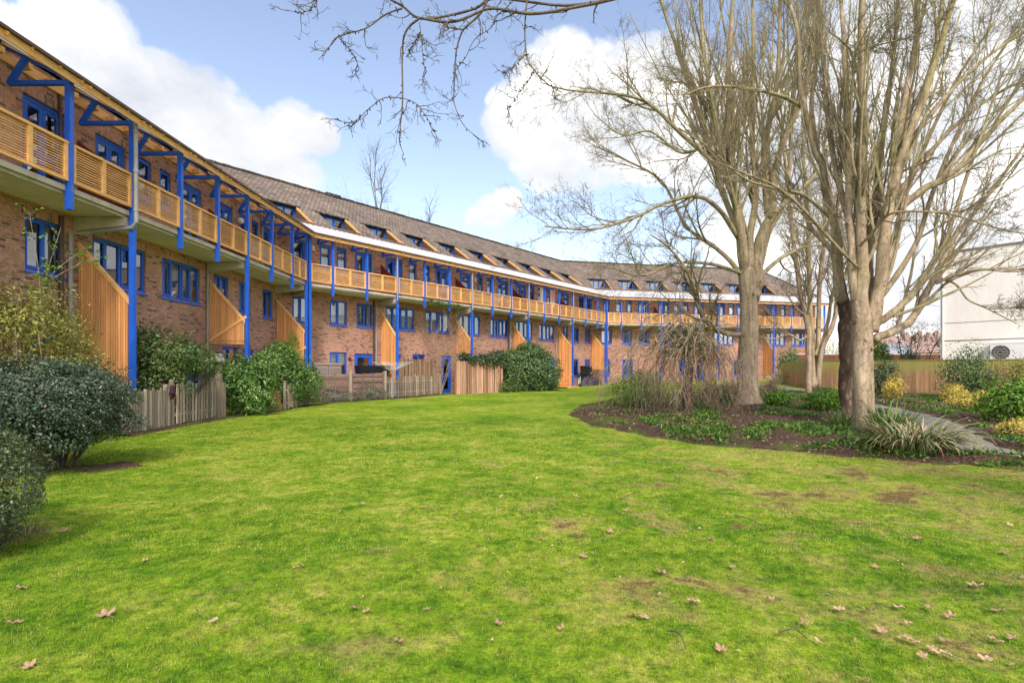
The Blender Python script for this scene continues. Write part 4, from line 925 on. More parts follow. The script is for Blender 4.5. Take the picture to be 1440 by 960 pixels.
mids = [limb(tb, p, YL, d, r) for p, d, r in (
    ([(1052, 390), (1056, 330), (1062, 270), (1058, 190), (1060, 100), (1058, 0), (1056, -60)], 1.0, [8, 7, 6, 5, 4, 3, 2]),
    ([(1047, 380), (1036, 300), (1016, 220), (1003, 150), (990, 80), (985, 0), (982, -50)], -1.0, [7, 6, 5.5, 4.5, 3.5, 2.5, 2]),
    ([(1040, 330), (1020, 280), (1000, 215), (978, 150), (955, 80), (935, 20), (915, -40)], 1.5, [6, 5.5, 4.5, 4, 3, 2.5, 2]),
    ([(1060, 400), (1080, 330), (1104, 280), (1112, 200), (1118, 120), (1121, 40), (1122, -50)], 2.0, [7, 6, 5, 4, 3.2, 2.5, 2]))]
spread = [limb(cb, p, YL, d, r, 7) for p, d, r in (
    ([(1038, 335), (1012, 295), (980, 277), (935, 285), (890, 307), (840, 322), (800, 322), (765, 318)], -2.2, [5, 4.5, 3.8, 3.2, 2.6, 2.0, 1.5, .8]),
    ([(1028, 262), (1015, 240), (960, 190), (910, 145), (860, 132), (800, 127), (760, 116)], -1.5, [5, 4.5, 3.8, 3, 2.4, 1.6, .9]),
    ([(1024, 200), (1000, 165), (968, 100), (942, 40), (925, -20)], 1.2, [4.5, 4, 3.2, 2.6, 2]),
    ([(1046, 392), (1010, 350), (965, 318), (930, 255), (880, 225), (835, 205)], 1.8, [5, 4.2, 3.5, 2.8, 2, 1.2]),
    ([(1043, 470), (1020, 468), (994, 452), (978, 420), (968, 385), (942, 350), (915, 330)], -1.6, [5, 4.8, 4.2, 3.6, 3, 2, 1.2]),
    ([(1063, 395), (1095, 365), (1130, 345), (1165, 310), (1190, 270)], 2.5, [4.5, 3.8, 3, 2.2, 1.5]),
    ([(1082, 305), (1120, 270), (1150, 240), (1170, 190), (1185, 130)], 3.0, [4.5, 3.8, 3, 2.4, 1.6]),
    ([(1026, 215), (1005, 200), (960, 215), (915, 185), (875, 190), (835, 160)], -.5, [3.5, 3, 2.5, 2, 1.5, .9]),
    ([(1045, 385), (1000, 372), (950, 370), (905, 388), (870, 380)], -2.5, [3.8, 3.2, 2.6, 1.8, 1.0]))]
for S, rr in spread: clothe(cb, S, rr, 15, .22, (1.0, 2.5), SP3, (.4, 1.0), (-.15, 0, .12), .55)
for S, rr in [R1a, R1b, Lf1] + mids: clothe(cb, S, rr, 9, .24, (2.4, 5.2), SPU, (.2, .6), (0, 0, .4), .5); clothe(cb, S, rr, 3, .2, (1.2, 2.8), SP3, (.6, 1.1), (0, 0, .0), .35); clothe(cb, S, rr, 9, .04, (2.6, 6.0), SPS, (.15, .6), (0, 0, .45), .42)
for S, rr in (R1, Lf1): knots(tb, S, rr, 6, .6)
tb.build('trunk', M['bark'], tree, smooth=True); cb.build('crown', M['twig'], tree, smooth=True)

# --- the near tree with upright limbs
YR = 12.6; tree = thing('bare_tree', (px(1213, 600, YR)[0], YR, hgt(*px(1213, 600, YR)[:2])), 'tall bare tree with straight upright limbs, behind the clump of striped strap leaves', 'tree')
tb, cb = MB(), MB()
trunk_base(tb, 1214, 604, 450, YR, 12.2 * YR / F, 12.6 * YR / F, 1.45)
jag(tb, px(1216, 462, YR), 13.5 * YR / F)
C1 = limb(tb, [(1214, 462), (1213, 428), (1212, 390), (1212, 344), (1211, 297), (1212, 250), (1214, 187), (1212, 94), (1212, 0), (1211, -70)], YR, .3, [14, 13, 11.5, 10, 9, 8.5, 7.5, 6.5, 5.5, 4], 14, 4)
C2 = limb(tb, [(1207, 455), (1201, 406), (1197, 344), (1194, 281), (1192, 200), (1188, 100), (1183, 0), (1180, -70)], YR, .9, [11, 9, 8, 7, 6, 5, 4, 3], 12, 4)
C3 = limb(tb, [(1226, 465), (1232, 440), (1239, 390), (1247, 328), (1256, 265), (1272, 203), (1294, 150), (1312, 94), (1331, 37), (1343, -10), (1350, -60)], YR, -.5, [12, 12, 11.5, 10.5, 9.5, 8, 7, 6, 5, 4.2, 3.5], 14, 4)
C4 = limb(tb, [(1253, 290), (1259, 219), (1275, 130), (1287, 62), (1292, 0), (1296, -60)], YR - .2, .8, [8, 7, 6, 5, 4.2, 3.2], 12, 4)
C5 = limb(tb, [(1220, 450), (1222, 380), (1229, 300), (1240, 200), (1252, 110), (1262, 20), (1266, -50)], YR + .2, 1.4, [9, 8, 6.5, 5.5, 4.5, 3.5, 2.5], 10, 4)
C6 = limb(tb, [(1210, 440), (1206, 350), (1180, 260), (1165, 170), (1158, 80), (1150, -10), (1146, -60)], YR + .2, 1.6, [8, 7, 6, 5, 4, 3, 2.4], 10, 4)
arch = [limb(tb, p, YR, d, r, 10, 5) for p, d, r in (
    ([(1230, 478), (1244, 470), (1262, 464), (1282, 447), (1300, 422), (1316, 387), (1331, 356), (1347, 328), (1384, 281), (1440, 205), (1490, 120)], .8, [8, 8, 7.5, 7, 6.5, 6, 5, 4.2, 3.4, 2.6, 1.8]),
    ([(1230, 462), (1243, 448), (1266, 432), (1287, 406), (1309, 375), (1330, 340), (1352, 270), (1380, 190), (1410, 100)], -.8, [7, 6.5, 6, 5.4, 4.8, 4, 3.2, 2.4, 1.6]),
    ([(1244, 318), (1254, 303), (1281, 278), (1312, 259), (1344, 240), (1375, 203), (1412, 165), (1450, 125), (1500, 60)], -1.0, [7.5, 7, 6.5, 6, 5.2, 4.6, 3.8, 3.2, 2.4]),
    ([(1237, 420), (1262, 385), (1290, 340), (1312, 270), (1345, 190), (1385, 110), (1430, 40)], .8, [5.5, 5, 4.5, 4, 3.2, 2.6, 2]),
    ([(1240, 400), (1258, 330), (1282, 250), (1312, 180), (1352, 100), (1400, 30)], 1.8, [5.5, 5, 4.3, 3.6, 3, 2.2]),
    ([(1316, 397), (1337, 389), (1369, 381), (1408, 378), (1460, 380)], -.8, [4, 3.4, 2.8, 2.2, 1.6]),
    ([(1270, 215), (1300, 170), (1345, 120), (1395, 75), (1450, 40)], .5, [5, 4.4, 3.6, 2.8, 2]),
    ([(1256, 280), (1300, 225), (1350, 170), (1405, 130), (1470, 100)], 1.4, [5, 4.4, 3.6, 2.8, 2]))]
low = [limb(cb, p, YR, d, r, 7) for p, d, r in (
    ([(1322, 392), (1345, 400), (1360, 420), (1390, 435), (1430, 455)], -.6, [2.4, 2, 1.6, 1.2, .7]),
    ([(1209, 345), (1225, 330), (1240, 310), (1262, 298), (1330, 300), (1400, 320), (1450, 330)], -2, [3, 2.8, 2.6, 2.3, 1.9, 1.5, 1]),
    ([(1212, 260), (1200, 235), (1197, 160), (1199, 82), (1185, 60), (1165, 45)], -1.2, [3, 2.8, 2.5, 2.2, 1.5, 1]),
    ([(1199, 82), (1215, 70), (1250, 60), (1290, 50)], -1.2, [2, 1.7, 1.3, .8]),
    ([(1205, 375), (1175, 345), (1135, 300), (1095, 265), (1050, 245), (1000, 225)], -2.0, [3.5, 3, 2.6, 2.2, 1.6, 1]))]
for i, (S, rr) in enumerate(arch): clothe(cb, S, rr, 8, .3, (1.0, 2.8), SPR if i != 5 else SP3, (.25, .8), (.2, 0, .15), .5)
for i, (S, rr) in enumerate(arch):
    if i != 5: clothe(cb, S, rr, 5, .12, (1.8, 4.4), SPS, (.2, .8), (.2, .0, .35), .45)
for i, (S, rr) in enumerate(low): clothe(cb, S, rr, 5 if i == 0 else 10, .25, (.6, 1.6), SP3, (.4, 1.0), (0, 0, .05), .6)
for S, rr in (C1, C2, C3, C4, C5, C6): clothe(cb, S, rr, 8, .22, (1.8, 4.0), SPU, (.2, .6), (.08, .1, .35), .4); clothe(cb, S, rr, 3, .3, (.6, 1.6), SP3, (.6, 1.2), (0, 0, 0), .3); clothe(cb, S, rr, 8, .04, (2.0, 4.6), SPS, (.15, .6), (.12, 0, .4), .36)
for S, rr in (C1, C2, C3): knots(tb, S, rr, 9, .6)
tb.build('trunk', M['bark'], tree, smooth=True); cb.build('crown', M['twig'], tree, smooth=True)

# --- the dark flaky one close behind it
YQ = 13.9; tree = thing('bare_tree', (px(1190, 588, YQ)[0], YQ, hgt(*px(1190, 585, YQ)[:2])), 'bare tree with a thin dark flaking trunk, half hidden by the taller pale trunk', 'tree')
tb, cb = MB(), MB()
limb(tb, [(1191, 600), (1190, 575), (1189, 520), (1190, 470), (1188, 440), (1184, 415), (1180, 385), (1177, 350)], YQ, -.05, [12.5, 11.5, 11, 11.5, 11.5, 10.5, 8, 3], 14)
fl = MB(); T1 = limb(fl, [(1189, 462), (1185, 425), (1181, 406), (1176, 344), (1169, 290), (1158, 240), (1148, 215), (1134, 162), (1126, 125), (1122, 47), (1110, 0), (1100, -60)], YQ, -.3, [3, 8, 10, 9.5, 7, 6.5, 6, 5.2, 4.8, 4, 3, 2.2], 12, 4)
T2 = limb(fl, [(1150, 222), (1142, 150), (1148, 80), (1152, 0), (1152, -50)], YQ, .8, [5, 4.2, 3.5, 2.8, 2]); T3 = limb(cb, [(1126, 150), (1105, 138), (1060, 125), (1000, 122), (960, 135)], YQ, -1.2, [4, 3.4, 2.8, 2, 1], 7)
T4 = limb(fl, [(1180, 395), (1168, 350), (1140, 320), (1115, 262), (1090, 215)], YQ, 1.2, [5, 4.5, 3.6, 2.8, 2]); T5 = limb(cb, [(1172, 310), (1130, 275), (1090, 265), (1045, 250), (1000, 210), (955, 180)], YQ, -2, [3.2, 2.8, 2.4, 2, 1.5, 1], 7)
for S, rr in (T1, T2, T4): clothe(cb, S, rr, 12, .3, (1.2, 3.2), SPU, (.25, .7), (-.1, 0, .3), .4)
for S, rr in (T3, T5): clothe(cb, S, rr, 10, .2, (.7, 1.8), SP3, (.4, 1.0), (-.1, 0, .05), .55)
knots(fl, *T1, 8, .5)
tb.build('trunk', M['flaky'], tree, smooth=True); fl.build('limbs', M['bark'], tree, smooth=True); cb.build('crown', M['twig'], tree, smooth=True)

# --- the many stemmed one in front of the far wing
YB_ = 27.5; tree = thing('bare_tree', (px(1140, 553, YB_)[0], YB_, hgt(*px(1140, 553, YB_)[:2])), 'bare tree of several thin fanning stems in front of the end of the far wing', 'tree')
tb, cb = MB(), MB(); st = []
for p, d, r in (([(1138, 556), (1137, 520), (1137, 469), (1128, 425), (1120, 375), (1112, 310), (1105, 240), (1098, 170)], 0, [6, 5.5, 5.5, 5, 4.5, 3.8, 3, 2]),
                ([(1143, 545), (1142, 500), (1141, 453), (1137, 375), (1136, 300), (1130, 220), (1128, 150)], .6, [5, 5, 4.8, 4.2, 3.5, 2.8, 2]),
                ([(1147, 545), (1150, 500), (1151, 450), (1154, 394), (1160, 320), (1158, 240), (1162, 170)], 1.0, [5, 5, 4.5, 4, 3.2, 2.5, 1.8]),
                ([(1150, 545), (1156, 494), (1172, 453), (1182, 410), (1200, 350), (1225, 280)], -.6, [5, 4.8, 4.2, 3.6, 2.8, 2]),
                ([(1146, 500), (1160, 470), (1168, 430), (1176, 380), (1180, 300)], .8, [4, 3.6, 3.2, 2.6, 2]),
                ([(1137, 470), (1124, 478), (1108, 470), (1085, 477), (1060, 470)], -.5, [2.5, 2.2, 1.8, 1.4, .8])):
    st.append(limb(tb, p, YB_, d, r, 9))
for S, rr in st: clothe(cb, S, rr, 13, .35, (1.6, 4.2), SP3, (.25, .8), (0, 0, .2), .42)
tb.build('trunk', M['bark'], tree, smooth=True); cb.build('crown', M['twig'], tree, smooth=True)

# --- the tree out of frame whose boughs hang in at the top
tree = thing('bare_tree', (7.6, 1.6, 0), 'dark knobbly boughs hanging in from above, with fine drooping twigs against the sky', 'tree')
tb, cb = MB(), MB(); Yh = 8.2
pts = smooth_line(np.array([(7.6, 1.6, -.2), (7.5, 1.7, 2), (7.2, 2.1, 4), (6.2, 3.6, 6.2), (4.4, 5.8, 7.6), (2.6, 7.6, 7.75), px(880, -6, Yh)]), 5)
tb.tube(pts, np.linspace(.3, .045, len(pts)), 12); tb.tube(smooth_line(np.array([(7.3, 2.0, 3.4), (7.6, 3.0, 6), (8.2, 4.0, 9)]), 5), np.linspace(.2, .06, 11), 10)
H = []
for p, r in (([(880, -6), (820, 8), (745, 20), (690, 12), (640, 30), (590, 26)], [3.4, 3.2, 2.8, 2.2, 2.6, 2.4]),
             ([(880, -6), (800, 8), (700, -2), (668, 12), (630, 22), (590, 26), (565, 8), (538, -6)], [3, 2.8, 2.4, 2.4, 2.3, 2.2, 2, 1.6]),
             ([(590, 26), (570, 45), (566, 80), (566, 140), (563, 180), (562, 200), (568, 218)], [2.4, 2.0, 1.7, 1.4, 1.0, .8, .5]),
             ([(565, 12), (540, 22), (515, 40), (475, 52), (462, 68), (448, 84)], [1.8, 1.5, 1.2, 1.0, .8, .5]),
             ([(475, 52), (488, 66), (500, 82), (505, 100)], [.8, .7, .5, .4]),
             ([(566, 138), (540, 138), (520, 152), (496, 172), (470, 168)], [1.0, .9, .8, .6, .4]),
             ([(566, 138), (585, 146), (600, 165), (612, 186)], [.8, .7, .5, .4]),
             ([(690, -8), (675, 20), (652, 42), (642, 70), (640, 100), (638, 130), (640, 150), (655, 180), (690, 206)], [2.4, 2.2, 1.8, 1.5, 1.3, 1.1, .9, .7, .4]),
             ([(652, 42), (630, 38), (612, 24)], [1.4, 1.2, 1]), ([(640, 100), (655, 80), (668, 55), (690, 40), (700, 22), (730, -5)], [.8, .7, .7, .6, .6, .6]),
             ([(742, -8), (738, 40), (741, 80), (752, 100), (770, 118), (790, 130)], [1.7, 1.5, 1.3, 1.1, 1.0, .8]), ([(752, 98), (735, 125), (712, 155)], [.8, .6, .4]), ([(741, 75), (718, 98), (706, 102)], [.7, .6, .4]),
             ([(450, -8), (440, 10), (425, 18), (405, 15)], [1.0, .8, .6, .4]), ([(590, 32), (592, 50), (596, 90), (600, 100)], [1, .8, .6, .4]), ([(592, 45), (580, 65), (572, 80)], [.8, .6, .4])):
    H.append(limb(tb, p, Yh, nr.uniform(-.7, .7), [q * 1.05 for q in r], 7, 5))
SPH = [(3, .4, 1.1, .5, .28, -.02, 5), (2, .5, 1.1, .5, .3, -.02, 4), (0, 0, 0, 0, .3, 0, 3)]
for S, rr in H: clothe(cb, S, rr, 8, .1, (.16, .46), SPH, (.5, 1.2), (0, 0, -.18), .6)
# knuckle buds
for S, rr in H:
    for i in range(14):
        p, r, d = along(S, rr, nr.uniform(.05, .98)); o = deflect(d, 1.3); tb.tube([p, p + o * (r + .02), p + o * (r + .032)], [.009, .011, .004], 5)
tb.build('bough', M['darktwig'], tree, smooth=True); cb.build('twigs', M['darktwig'], tree, smooth=True)

# --- bare crowns beyond the roof, the small tree in the front garden
def far_tree(x, ytop, Y, sz, lab, n=7):
    base = np.array([(x - 720) / F * Y, Y, 0.0]); top = EYE + (HZ - ytop) * Y / F
    t = thing('bare_tree', base, lab, 'tree'); tb, cb = MB(), MB()
    S = smooth_line(np.array([base, base + (0.1, 0, top * .3), base + (-.2, .1, top * .55), base + (.1, .1, top * .8)]), 5); rr = np.linspace(.32, .1, len(S)); tb.tube(S, rr, 8)
    for i in range(n):
        p, r, d = along(S, rr, nr.uniform(.55, .98)); grow(cb, p, un(deflect(d, nr.uniform(.3, .9)) + (0, 0, .3)), sz * nr.uniform(.6, 1.1), .07, [(9, .3, .8, .45, .1, .08, 7), (6, .35, .9, .45, .14, .03, 5), (3, .4, 1, .5, .2, 0, 3), (0, 0, 0, 0, .2, 0, 3)])
    tb.build('trunk', M['darktwig'], t, smooth=True); cb.build('crown', M['darktwig'], t)
far_tree(530, 232, 62, 7.5, 'dark bare tree crown rising beyond the tiled roof, the taller of two there', 9)
far_tree(600, 285, 66, 4.5, 'small bare tree top just showing beyond the tiled roof')
gt = np.array([-4.35, 32.2, 0.0]); t = thing('bare_tree', gt, 'small spindly bare tree in the front garden beside the tall wattle fence', 'tree'); tb, cb = MB(), MB()
for i in range(5):
    d = un(np.array([nr.uniform(-.35, .35), nr.uniform(-.3, .3), 1])); S, rr, dd = shoot(tb, gt + (0, 0, -.1), d, nr.uniform(3.4, 5.2), .026, .07, .05, 9, 6)
    for k in range(9): p, r, q = along(S, rr, nr.uniform(.3, .98)); grow(cb, p, deflect(q, nr.uniform(.4, .9)), nr.uniform(.7, 1.6), .014, [(6, .4, .9, .5, .12, .06, 5), (3, .4, 1, .5, .15, .04, 4), (0, 0, 0, 0, .2, 0, 3)])
tb.build('trunk', M['weep'], t, smooth=True); cb.build('crown', M['weep'], t)

# ------------------------------------------------------------------ foliage
def leaf_mesh(name, P, Nn, up, Ln, Wd, mat, parent, rv, fold=.25):
    """one folded diamond of two quads per leaf: P base, Nn facing, up growing direction"""
    P, Nn, up = (np.asarray(a, float) for a in (P, Nn, up)); n = len(P)
    up = up - Nn * (up * Nn).sum(1)[:, None]; up /= np.linalg.norm(up, axis=1)[:, None] + 1e-9; s = np.cross(up, Nn)
    Ln = np.broadcast_to(Ln, n)[:, None]; Wd = np.broadcast_to(Wd, n)[:, None]
    mid = P + up * Ln * .5; V = np.stack([P, mid + s * Wd * .5 + Nn * Wd * fold, P + up * Ln - Nn * Ln * .12, mid - s * Wd * .5 + Nn * Wd * fold], 1).reshape(-1, 3)
    i = np.arange(n) * 4; Fc = np.concatenate([np.stack([i, i + 1, i + 2], 1), np.stack([i, i + 2, i + 3], 1)])
    return np_mesh(name, V, Fc, mat, parent, np.repeat(rv, 4))
def rand_unit(n): v = nr.normal(size=(n, 3)); return v / np.linalg.norm(v, axis=1)[:, None]
def blob_leaves(blobs, n, size, lump=.3, inner=.55, upb=.35, aspect=.5, rlo=0., rhi=1., zmin=None, facing=.75, flat=0.0):
    """leaf positions through a set of ellipsoids (centre, radii), thicker towards their outside, lumpy"""
    w = np.array([r[0] * r[1] + r[1] * r[2] + r[0] * r[2] for c, r in blobs]); ch = nr.choice(len(blobs), n, p=w / w.sum())
    C = np.array([b[0] for b in blobs], float)[ch]; Rr = np.array([b[1] for b in blobs], float)[ch]
    d = rand_unit(n); lumps = 1 + lump * (2 * vnoise(d[:, 0] * 3 + ch * 9.1, d[:, 1] * 3 + d[:, 2] * 4.3 + ch * 3.7) - 1) + lump * .5 * (2 * vnoise(d[:, 0] * 9 + ch, d[:, 1] * 9 + d[:, 2] * 8) - 1)
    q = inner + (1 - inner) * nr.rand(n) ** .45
    P = C + d * Rr * (lumps * q)[:, None]
    Nn = d * facing + rand_unit(n) * (1 - facing * .45) + np.array([0, 0, upb]); Nn /= np.linalg.norm(Nn, axis=1)[:, None]
    up = d * .6 + rand_unit(n) * .8 + np.array([0, 0, .2 - flat]); sz = size * nr.uniform(.6, 1.3, n)
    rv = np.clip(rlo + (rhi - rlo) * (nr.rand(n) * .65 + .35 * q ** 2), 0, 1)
    k = np.ones(n, bool) if zmin is None else P[:, 2] > zmin
    return P[k], Nn[k], up[k], sz[k], (sz * aspect)[k], rv[k]
def shrub(name, label, blobs, n, size, mat, cat='shrub', stems=None, group=None, leafname='foliage', base=None, stemmat='darktwig', twigs=0, **kw):
    c0 = np.array(blobs[0][0], float); base = (c0[0], c0[1], hgt(c0[0], c0[1])) if base is None else base
    t = thing(name, base, label, cat, group); zb = base[2]
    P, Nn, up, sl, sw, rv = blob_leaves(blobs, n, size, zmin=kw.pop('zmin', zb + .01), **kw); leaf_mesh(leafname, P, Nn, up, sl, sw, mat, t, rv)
    sm = MB(); k = stems or 7
    for i in range(k):
        c, r = blobs[nr.randint(len(blobs))]; tip = np.array(c) + rand_unit(1)[0] * np.array(r) * .75; b0 = np.array(base) + np.append(nr.normal(size=2) * .06, -.1)
        m = (b0 + tip) / 2 + nr.normal(size=3) * .12; m[2] = max(m[2], zb + .1); S = smooth_line(np.array([b0, m, tip]), 4); sm.tube(S, np.linspace(.03, .008, len(S)), 5)
        for j in range(3 + twigs): p, r_, d = along(S, np.full(len(S), .01), nr.uniform(.3, .95)); grow(sm, p, deflect(d, nr.uniform(.4, .9)), nr.uniform(.25, .6), .007, [(3, .4, .9, .5, .15, .02, 4), (0, 0, 0, 0, .2, 0, 3)])
    sm.build('stems', M[stemmat], t, smooth=True); return t

G = {}
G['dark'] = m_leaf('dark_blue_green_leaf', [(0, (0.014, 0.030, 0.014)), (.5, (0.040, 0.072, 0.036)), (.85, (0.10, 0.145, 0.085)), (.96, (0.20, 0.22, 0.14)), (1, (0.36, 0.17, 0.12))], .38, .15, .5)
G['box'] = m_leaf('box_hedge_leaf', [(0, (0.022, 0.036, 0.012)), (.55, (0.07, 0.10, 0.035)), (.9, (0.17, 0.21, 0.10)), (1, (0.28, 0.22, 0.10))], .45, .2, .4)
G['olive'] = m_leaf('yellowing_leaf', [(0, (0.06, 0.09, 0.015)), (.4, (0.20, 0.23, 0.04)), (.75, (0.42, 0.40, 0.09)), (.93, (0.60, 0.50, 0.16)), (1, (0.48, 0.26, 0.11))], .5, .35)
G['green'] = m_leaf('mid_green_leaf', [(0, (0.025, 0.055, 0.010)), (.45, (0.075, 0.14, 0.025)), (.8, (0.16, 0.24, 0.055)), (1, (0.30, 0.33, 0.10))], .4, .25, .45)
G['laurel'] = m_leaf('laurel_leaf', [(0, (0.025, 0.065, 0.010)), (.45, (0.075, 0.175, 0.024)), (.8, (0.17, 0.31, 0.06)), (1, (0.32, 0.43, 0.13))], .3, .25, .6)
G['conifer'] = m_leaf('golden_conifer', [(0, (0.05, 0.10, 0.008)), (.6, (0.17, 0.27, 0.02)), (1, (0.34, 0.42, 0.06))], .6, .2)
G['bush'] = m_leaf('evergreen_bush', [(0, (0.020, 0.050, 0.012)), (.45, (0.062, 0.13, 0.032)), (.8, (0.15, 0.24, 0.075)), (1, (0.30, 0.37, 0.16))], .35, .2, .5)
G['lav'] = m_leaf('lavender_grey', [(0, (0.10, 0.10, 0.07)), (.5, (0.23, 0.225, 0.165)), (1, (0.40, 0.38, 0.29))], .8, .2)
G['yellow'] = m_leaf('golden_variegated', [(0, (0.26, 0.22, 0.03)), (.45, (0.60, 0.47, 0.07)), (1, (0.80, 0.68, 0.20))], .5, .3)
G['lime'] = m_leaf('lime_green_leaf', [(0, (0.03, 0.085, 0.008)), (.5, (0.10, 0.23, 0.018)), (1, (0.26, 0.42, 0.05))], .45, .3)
G['strap'] = m_leaf('striped_strap_leaf', [(0, (0.045, 0.085, 0.018)), (.45, (0.13, 0.19, 0.045)), (.62, (0.36, 0.34, 0.17)), (.85, (0.62, 0.55, 0.36)), (1, (0.30, 0.17, 0.08))], .45, .25, .4)
G['greenstrap'] = m_leaf('green_strap_leaf', [(0, (0.03, 0.075, 0.012)), (.6, (0.10, 0.20, 0.03)), (1, (0.28, 0.34, 0.10))], .4, .25, .4)
G['dry'] = m_leaf('dry_brown_leaf', [(0, (0.12, 0.065, 0.035)), (.5, (0.35, 0.21, 0.12)), (1, (0.58, 0.42, 0.26))], .75, .15)
G['drygrass'] = m_leaf('dead_grass', [(0, (0.13, 0.08, 0.04)), (.6, (0.32, 0.22, 0.11)), (1, (0.48, 0.37, 0.2))], .8, .2)
G['cover'] = m_leaf('low_green_cover', [(0, (0.03, 0.075, 0.01)), (.5, (0.085, 0.18, 0.02)), (1, (0.20, 0.32, 0.05))], .45, .3)
G['ivy'] = m_leaf('ivy_leaf', [(0, (0.012, 0.034, 0.012)), (.6, (0.04, 0.085, 0.028)), (1, (0.13, 0.18, 0.07))], .35, .15, .5)

# shrubs down the side of the lawn
shrub('dark_shrub', 'large rounded dark blue-green shrub with bare stems, overhanging the lawn behind the small clipped hedge',
      [((-7.9, 8.3, 1.22), (1.5, 1.2, .50)), ((-7.0, 8.2, 1.22), (1.0, 1.0, .55)), ((-9.2, 8.5, 1.2), (1.0, 1.1, .55)), ((-6.8, 8.5, .85), (.75, .75, .42)), ((-7.3, 7.6, 1.05), (.9, .7, .5)), ((-8.3, 7.9, .6), (1.3, .9, .6)), ((-6.85, 8.0, .75), (.55, .6, .42))], 62000, .05, G['dark'], stems=16, base=(-7.2, 8.5, 0), lump=.32, zmin=.32, twigs=2)
shrub('clipped_hedge', 'small clipped rounded hedge with tiny leaves close to the camera beside the lawn edge',
      [((-4.68, 4.4, .60), (.62, .66, .56)), ((-5.4, 4.6, .66), (.8, .8, .54)), ((-4.85, 4.3, .25), (.6, .66, .4))], 46000, .03, G['box'], 'hedge', stems=10, base=(-4.9, 4.45, 0), lump=.12, inner=.75)
t = thing('grass_clump', (-4.62, 4.95, 0), 'tuft of dead brown grass at the foot of the clipped hedge', 'grass clump')
def strap_clump(parent, c, n, Lr, wd, mat, name='leaves', spread=.25, droop=1.0, rng=(0, 1), up=1.0, segs=6):
    V, Fc, Rv = [], [], []; k = 0
    for i in range(n):
        a = nr.uniform(0, 2 * math.pi); b = np.array(c) + np.array([math.cos(a), math.sin(a), 0]) * spread * math.sqrt(nr.rand()); a2 = a + nr.normal() * .5
        d = np.array([math.cos(a2), math.sin(a2), 0]); Ln = nr.uniform(*Lr); el = nr.uniform(.75, 1.45) * up; p = b.copy(); r = nr.uniform(*rng); s = np.array([-d[1], d[0], 0])
        for j in range(segs + 1):
            tt = j / segs; wj = wd * (1 - tt ** 2.2) * (.55 + .45 * min(1, tt * 4)) * nr.uniform(.9, 1.1) + .001
            V += [p - s * wj / 2, p + s * wj / 2 + np.array([0, 0, wj * .15])]; Rv += [r, min(1, r + .18)]
            e = el - droop * tt ** 1.5 * nr.uniform(1.2, 2.2); p = p + (d * math.cos(e) + np.array([0, 0, math.sin(e)])) * Ln / segs
            if p[2] < c[2] + .015: p[2] = c[2] + .015 + nr.rand() * .03
        for j in range(segs): Fc.append((k + 2 * j, k + 2 * j + 1, k + 2 * j + 3, k + 2 * j + 2))
        k += 2 * (segs + 1)
    return np_mesh(name, np.array(V), np.array(Fc), mat, parent, Rv, smooth=True)
strap_clump(t, (-4.62, 4.95, .0), 110, (.12, .28), .008, G['drygrass'], spread=.22, droop=.9)
shrub('yellowing_shrub', 'tall straggly shrub with yellow and olive leaves against the brick wall above the dark shrub',
      [((-10.2, 11.2, 2.3), (.95, .9, .95)), ((-9.9, 10.9, 1.5), (1.0, .9, .8)), ((-10.9, 11.0, 2.7), (.9, .9, .9)), ((-9.45, 11.3, 2.0), (.6, .6, .7)), ((-10.7, 10.8, 1.4), (1.0, .9, .9)), ((-9.6, 10.6, 2.6), (.8, .7, .6)), ((-9.3, 10.8, 1.3), (.8, .7, .7))], 17000, .085, G['olive'], stems=22, base=(-10.1, 11.0, 0), lump=.55, inner=.3, aspect=.36, twigs=7, stemmat='weep')
t = thing('climbing_rose', (-9.75, 11.0, 0), 'thin rose stems with a few fresh green leaves reaching up to the balcony', 'plant'); sm = MB(); LP, LN, LU, LR = [], [], [], []
for tip in ((-9.45, 11.1, 4.55), (-9.2, 11.4, 4.2), (-9.75, 10.7, 4.75), (-8.85, 11.4, 4.05)):
    S = smooth_line(np.array([(-9.75, 11.0, -.05), (-9.85, 10.95, 1.8), (-9.7 + nr.uniform(-.15, .15), 10.95, 3.2), tip]), 6); sm.tube(S, np.linspace(.018, .005, len(S)), 5)
    for k in range(12):
        p, r, d = along(S, np.full(len(S), .01), nr.uniform(.62, 1)); q, _, _ = shoot(sm, p, deflect(d, .9), .22, .004, .15, 0, 3, 3)
        for j in range(5): LP.append(q[nr.randint(1, 4)]); LN.append(un(nv() + (0, -.3, 1))); LU.append(nv()); LR.append(nr.rand())
sm.build('stems', M['weep'], t); leaf_mesh('leaves', LP, LN, LU, .085, .05, G['lime'], t, LR)
shrub('garden_shrub', 'loose mid green shrub behind the picket gate, reaching the ground floor windows',
      [((-10.1, 15.2, 1.95), (.95, .9, .75)), ((-10.55, 14.8, 2.3), (.75, .7, .6)), ((-9.6, 15.4, 1.9), (.7, .7, .55)), ((-10.2, 15.0, 1.2), (1.0, .9, .7)), ((-9.35, 16.2, 1.75), (.55, .6, .5))], 11000, .085, G['green'], stems=20, base=(-10.1, 15.1, 0), lump=.45, inner=.45, twigs=3)
shrub('laurel_shrub', 'glossy green laurel at the end of the picket fence by the round finial post',
      [((-9.25, 18.5, .95), (.85, .8, .85)), ((-9.0, 18.9, 1.55), (.65, .65, .6)), ((-9.65, 18.4, 1.3), (.6, .7, .7)), ((-8.95, 18.3, .45), (.8, .6, .5))], 9000, .12, G['laurel'], stems=14, base=(-9.2, 18.6, 0), lump=.35, aspect=.38, upb=.15)
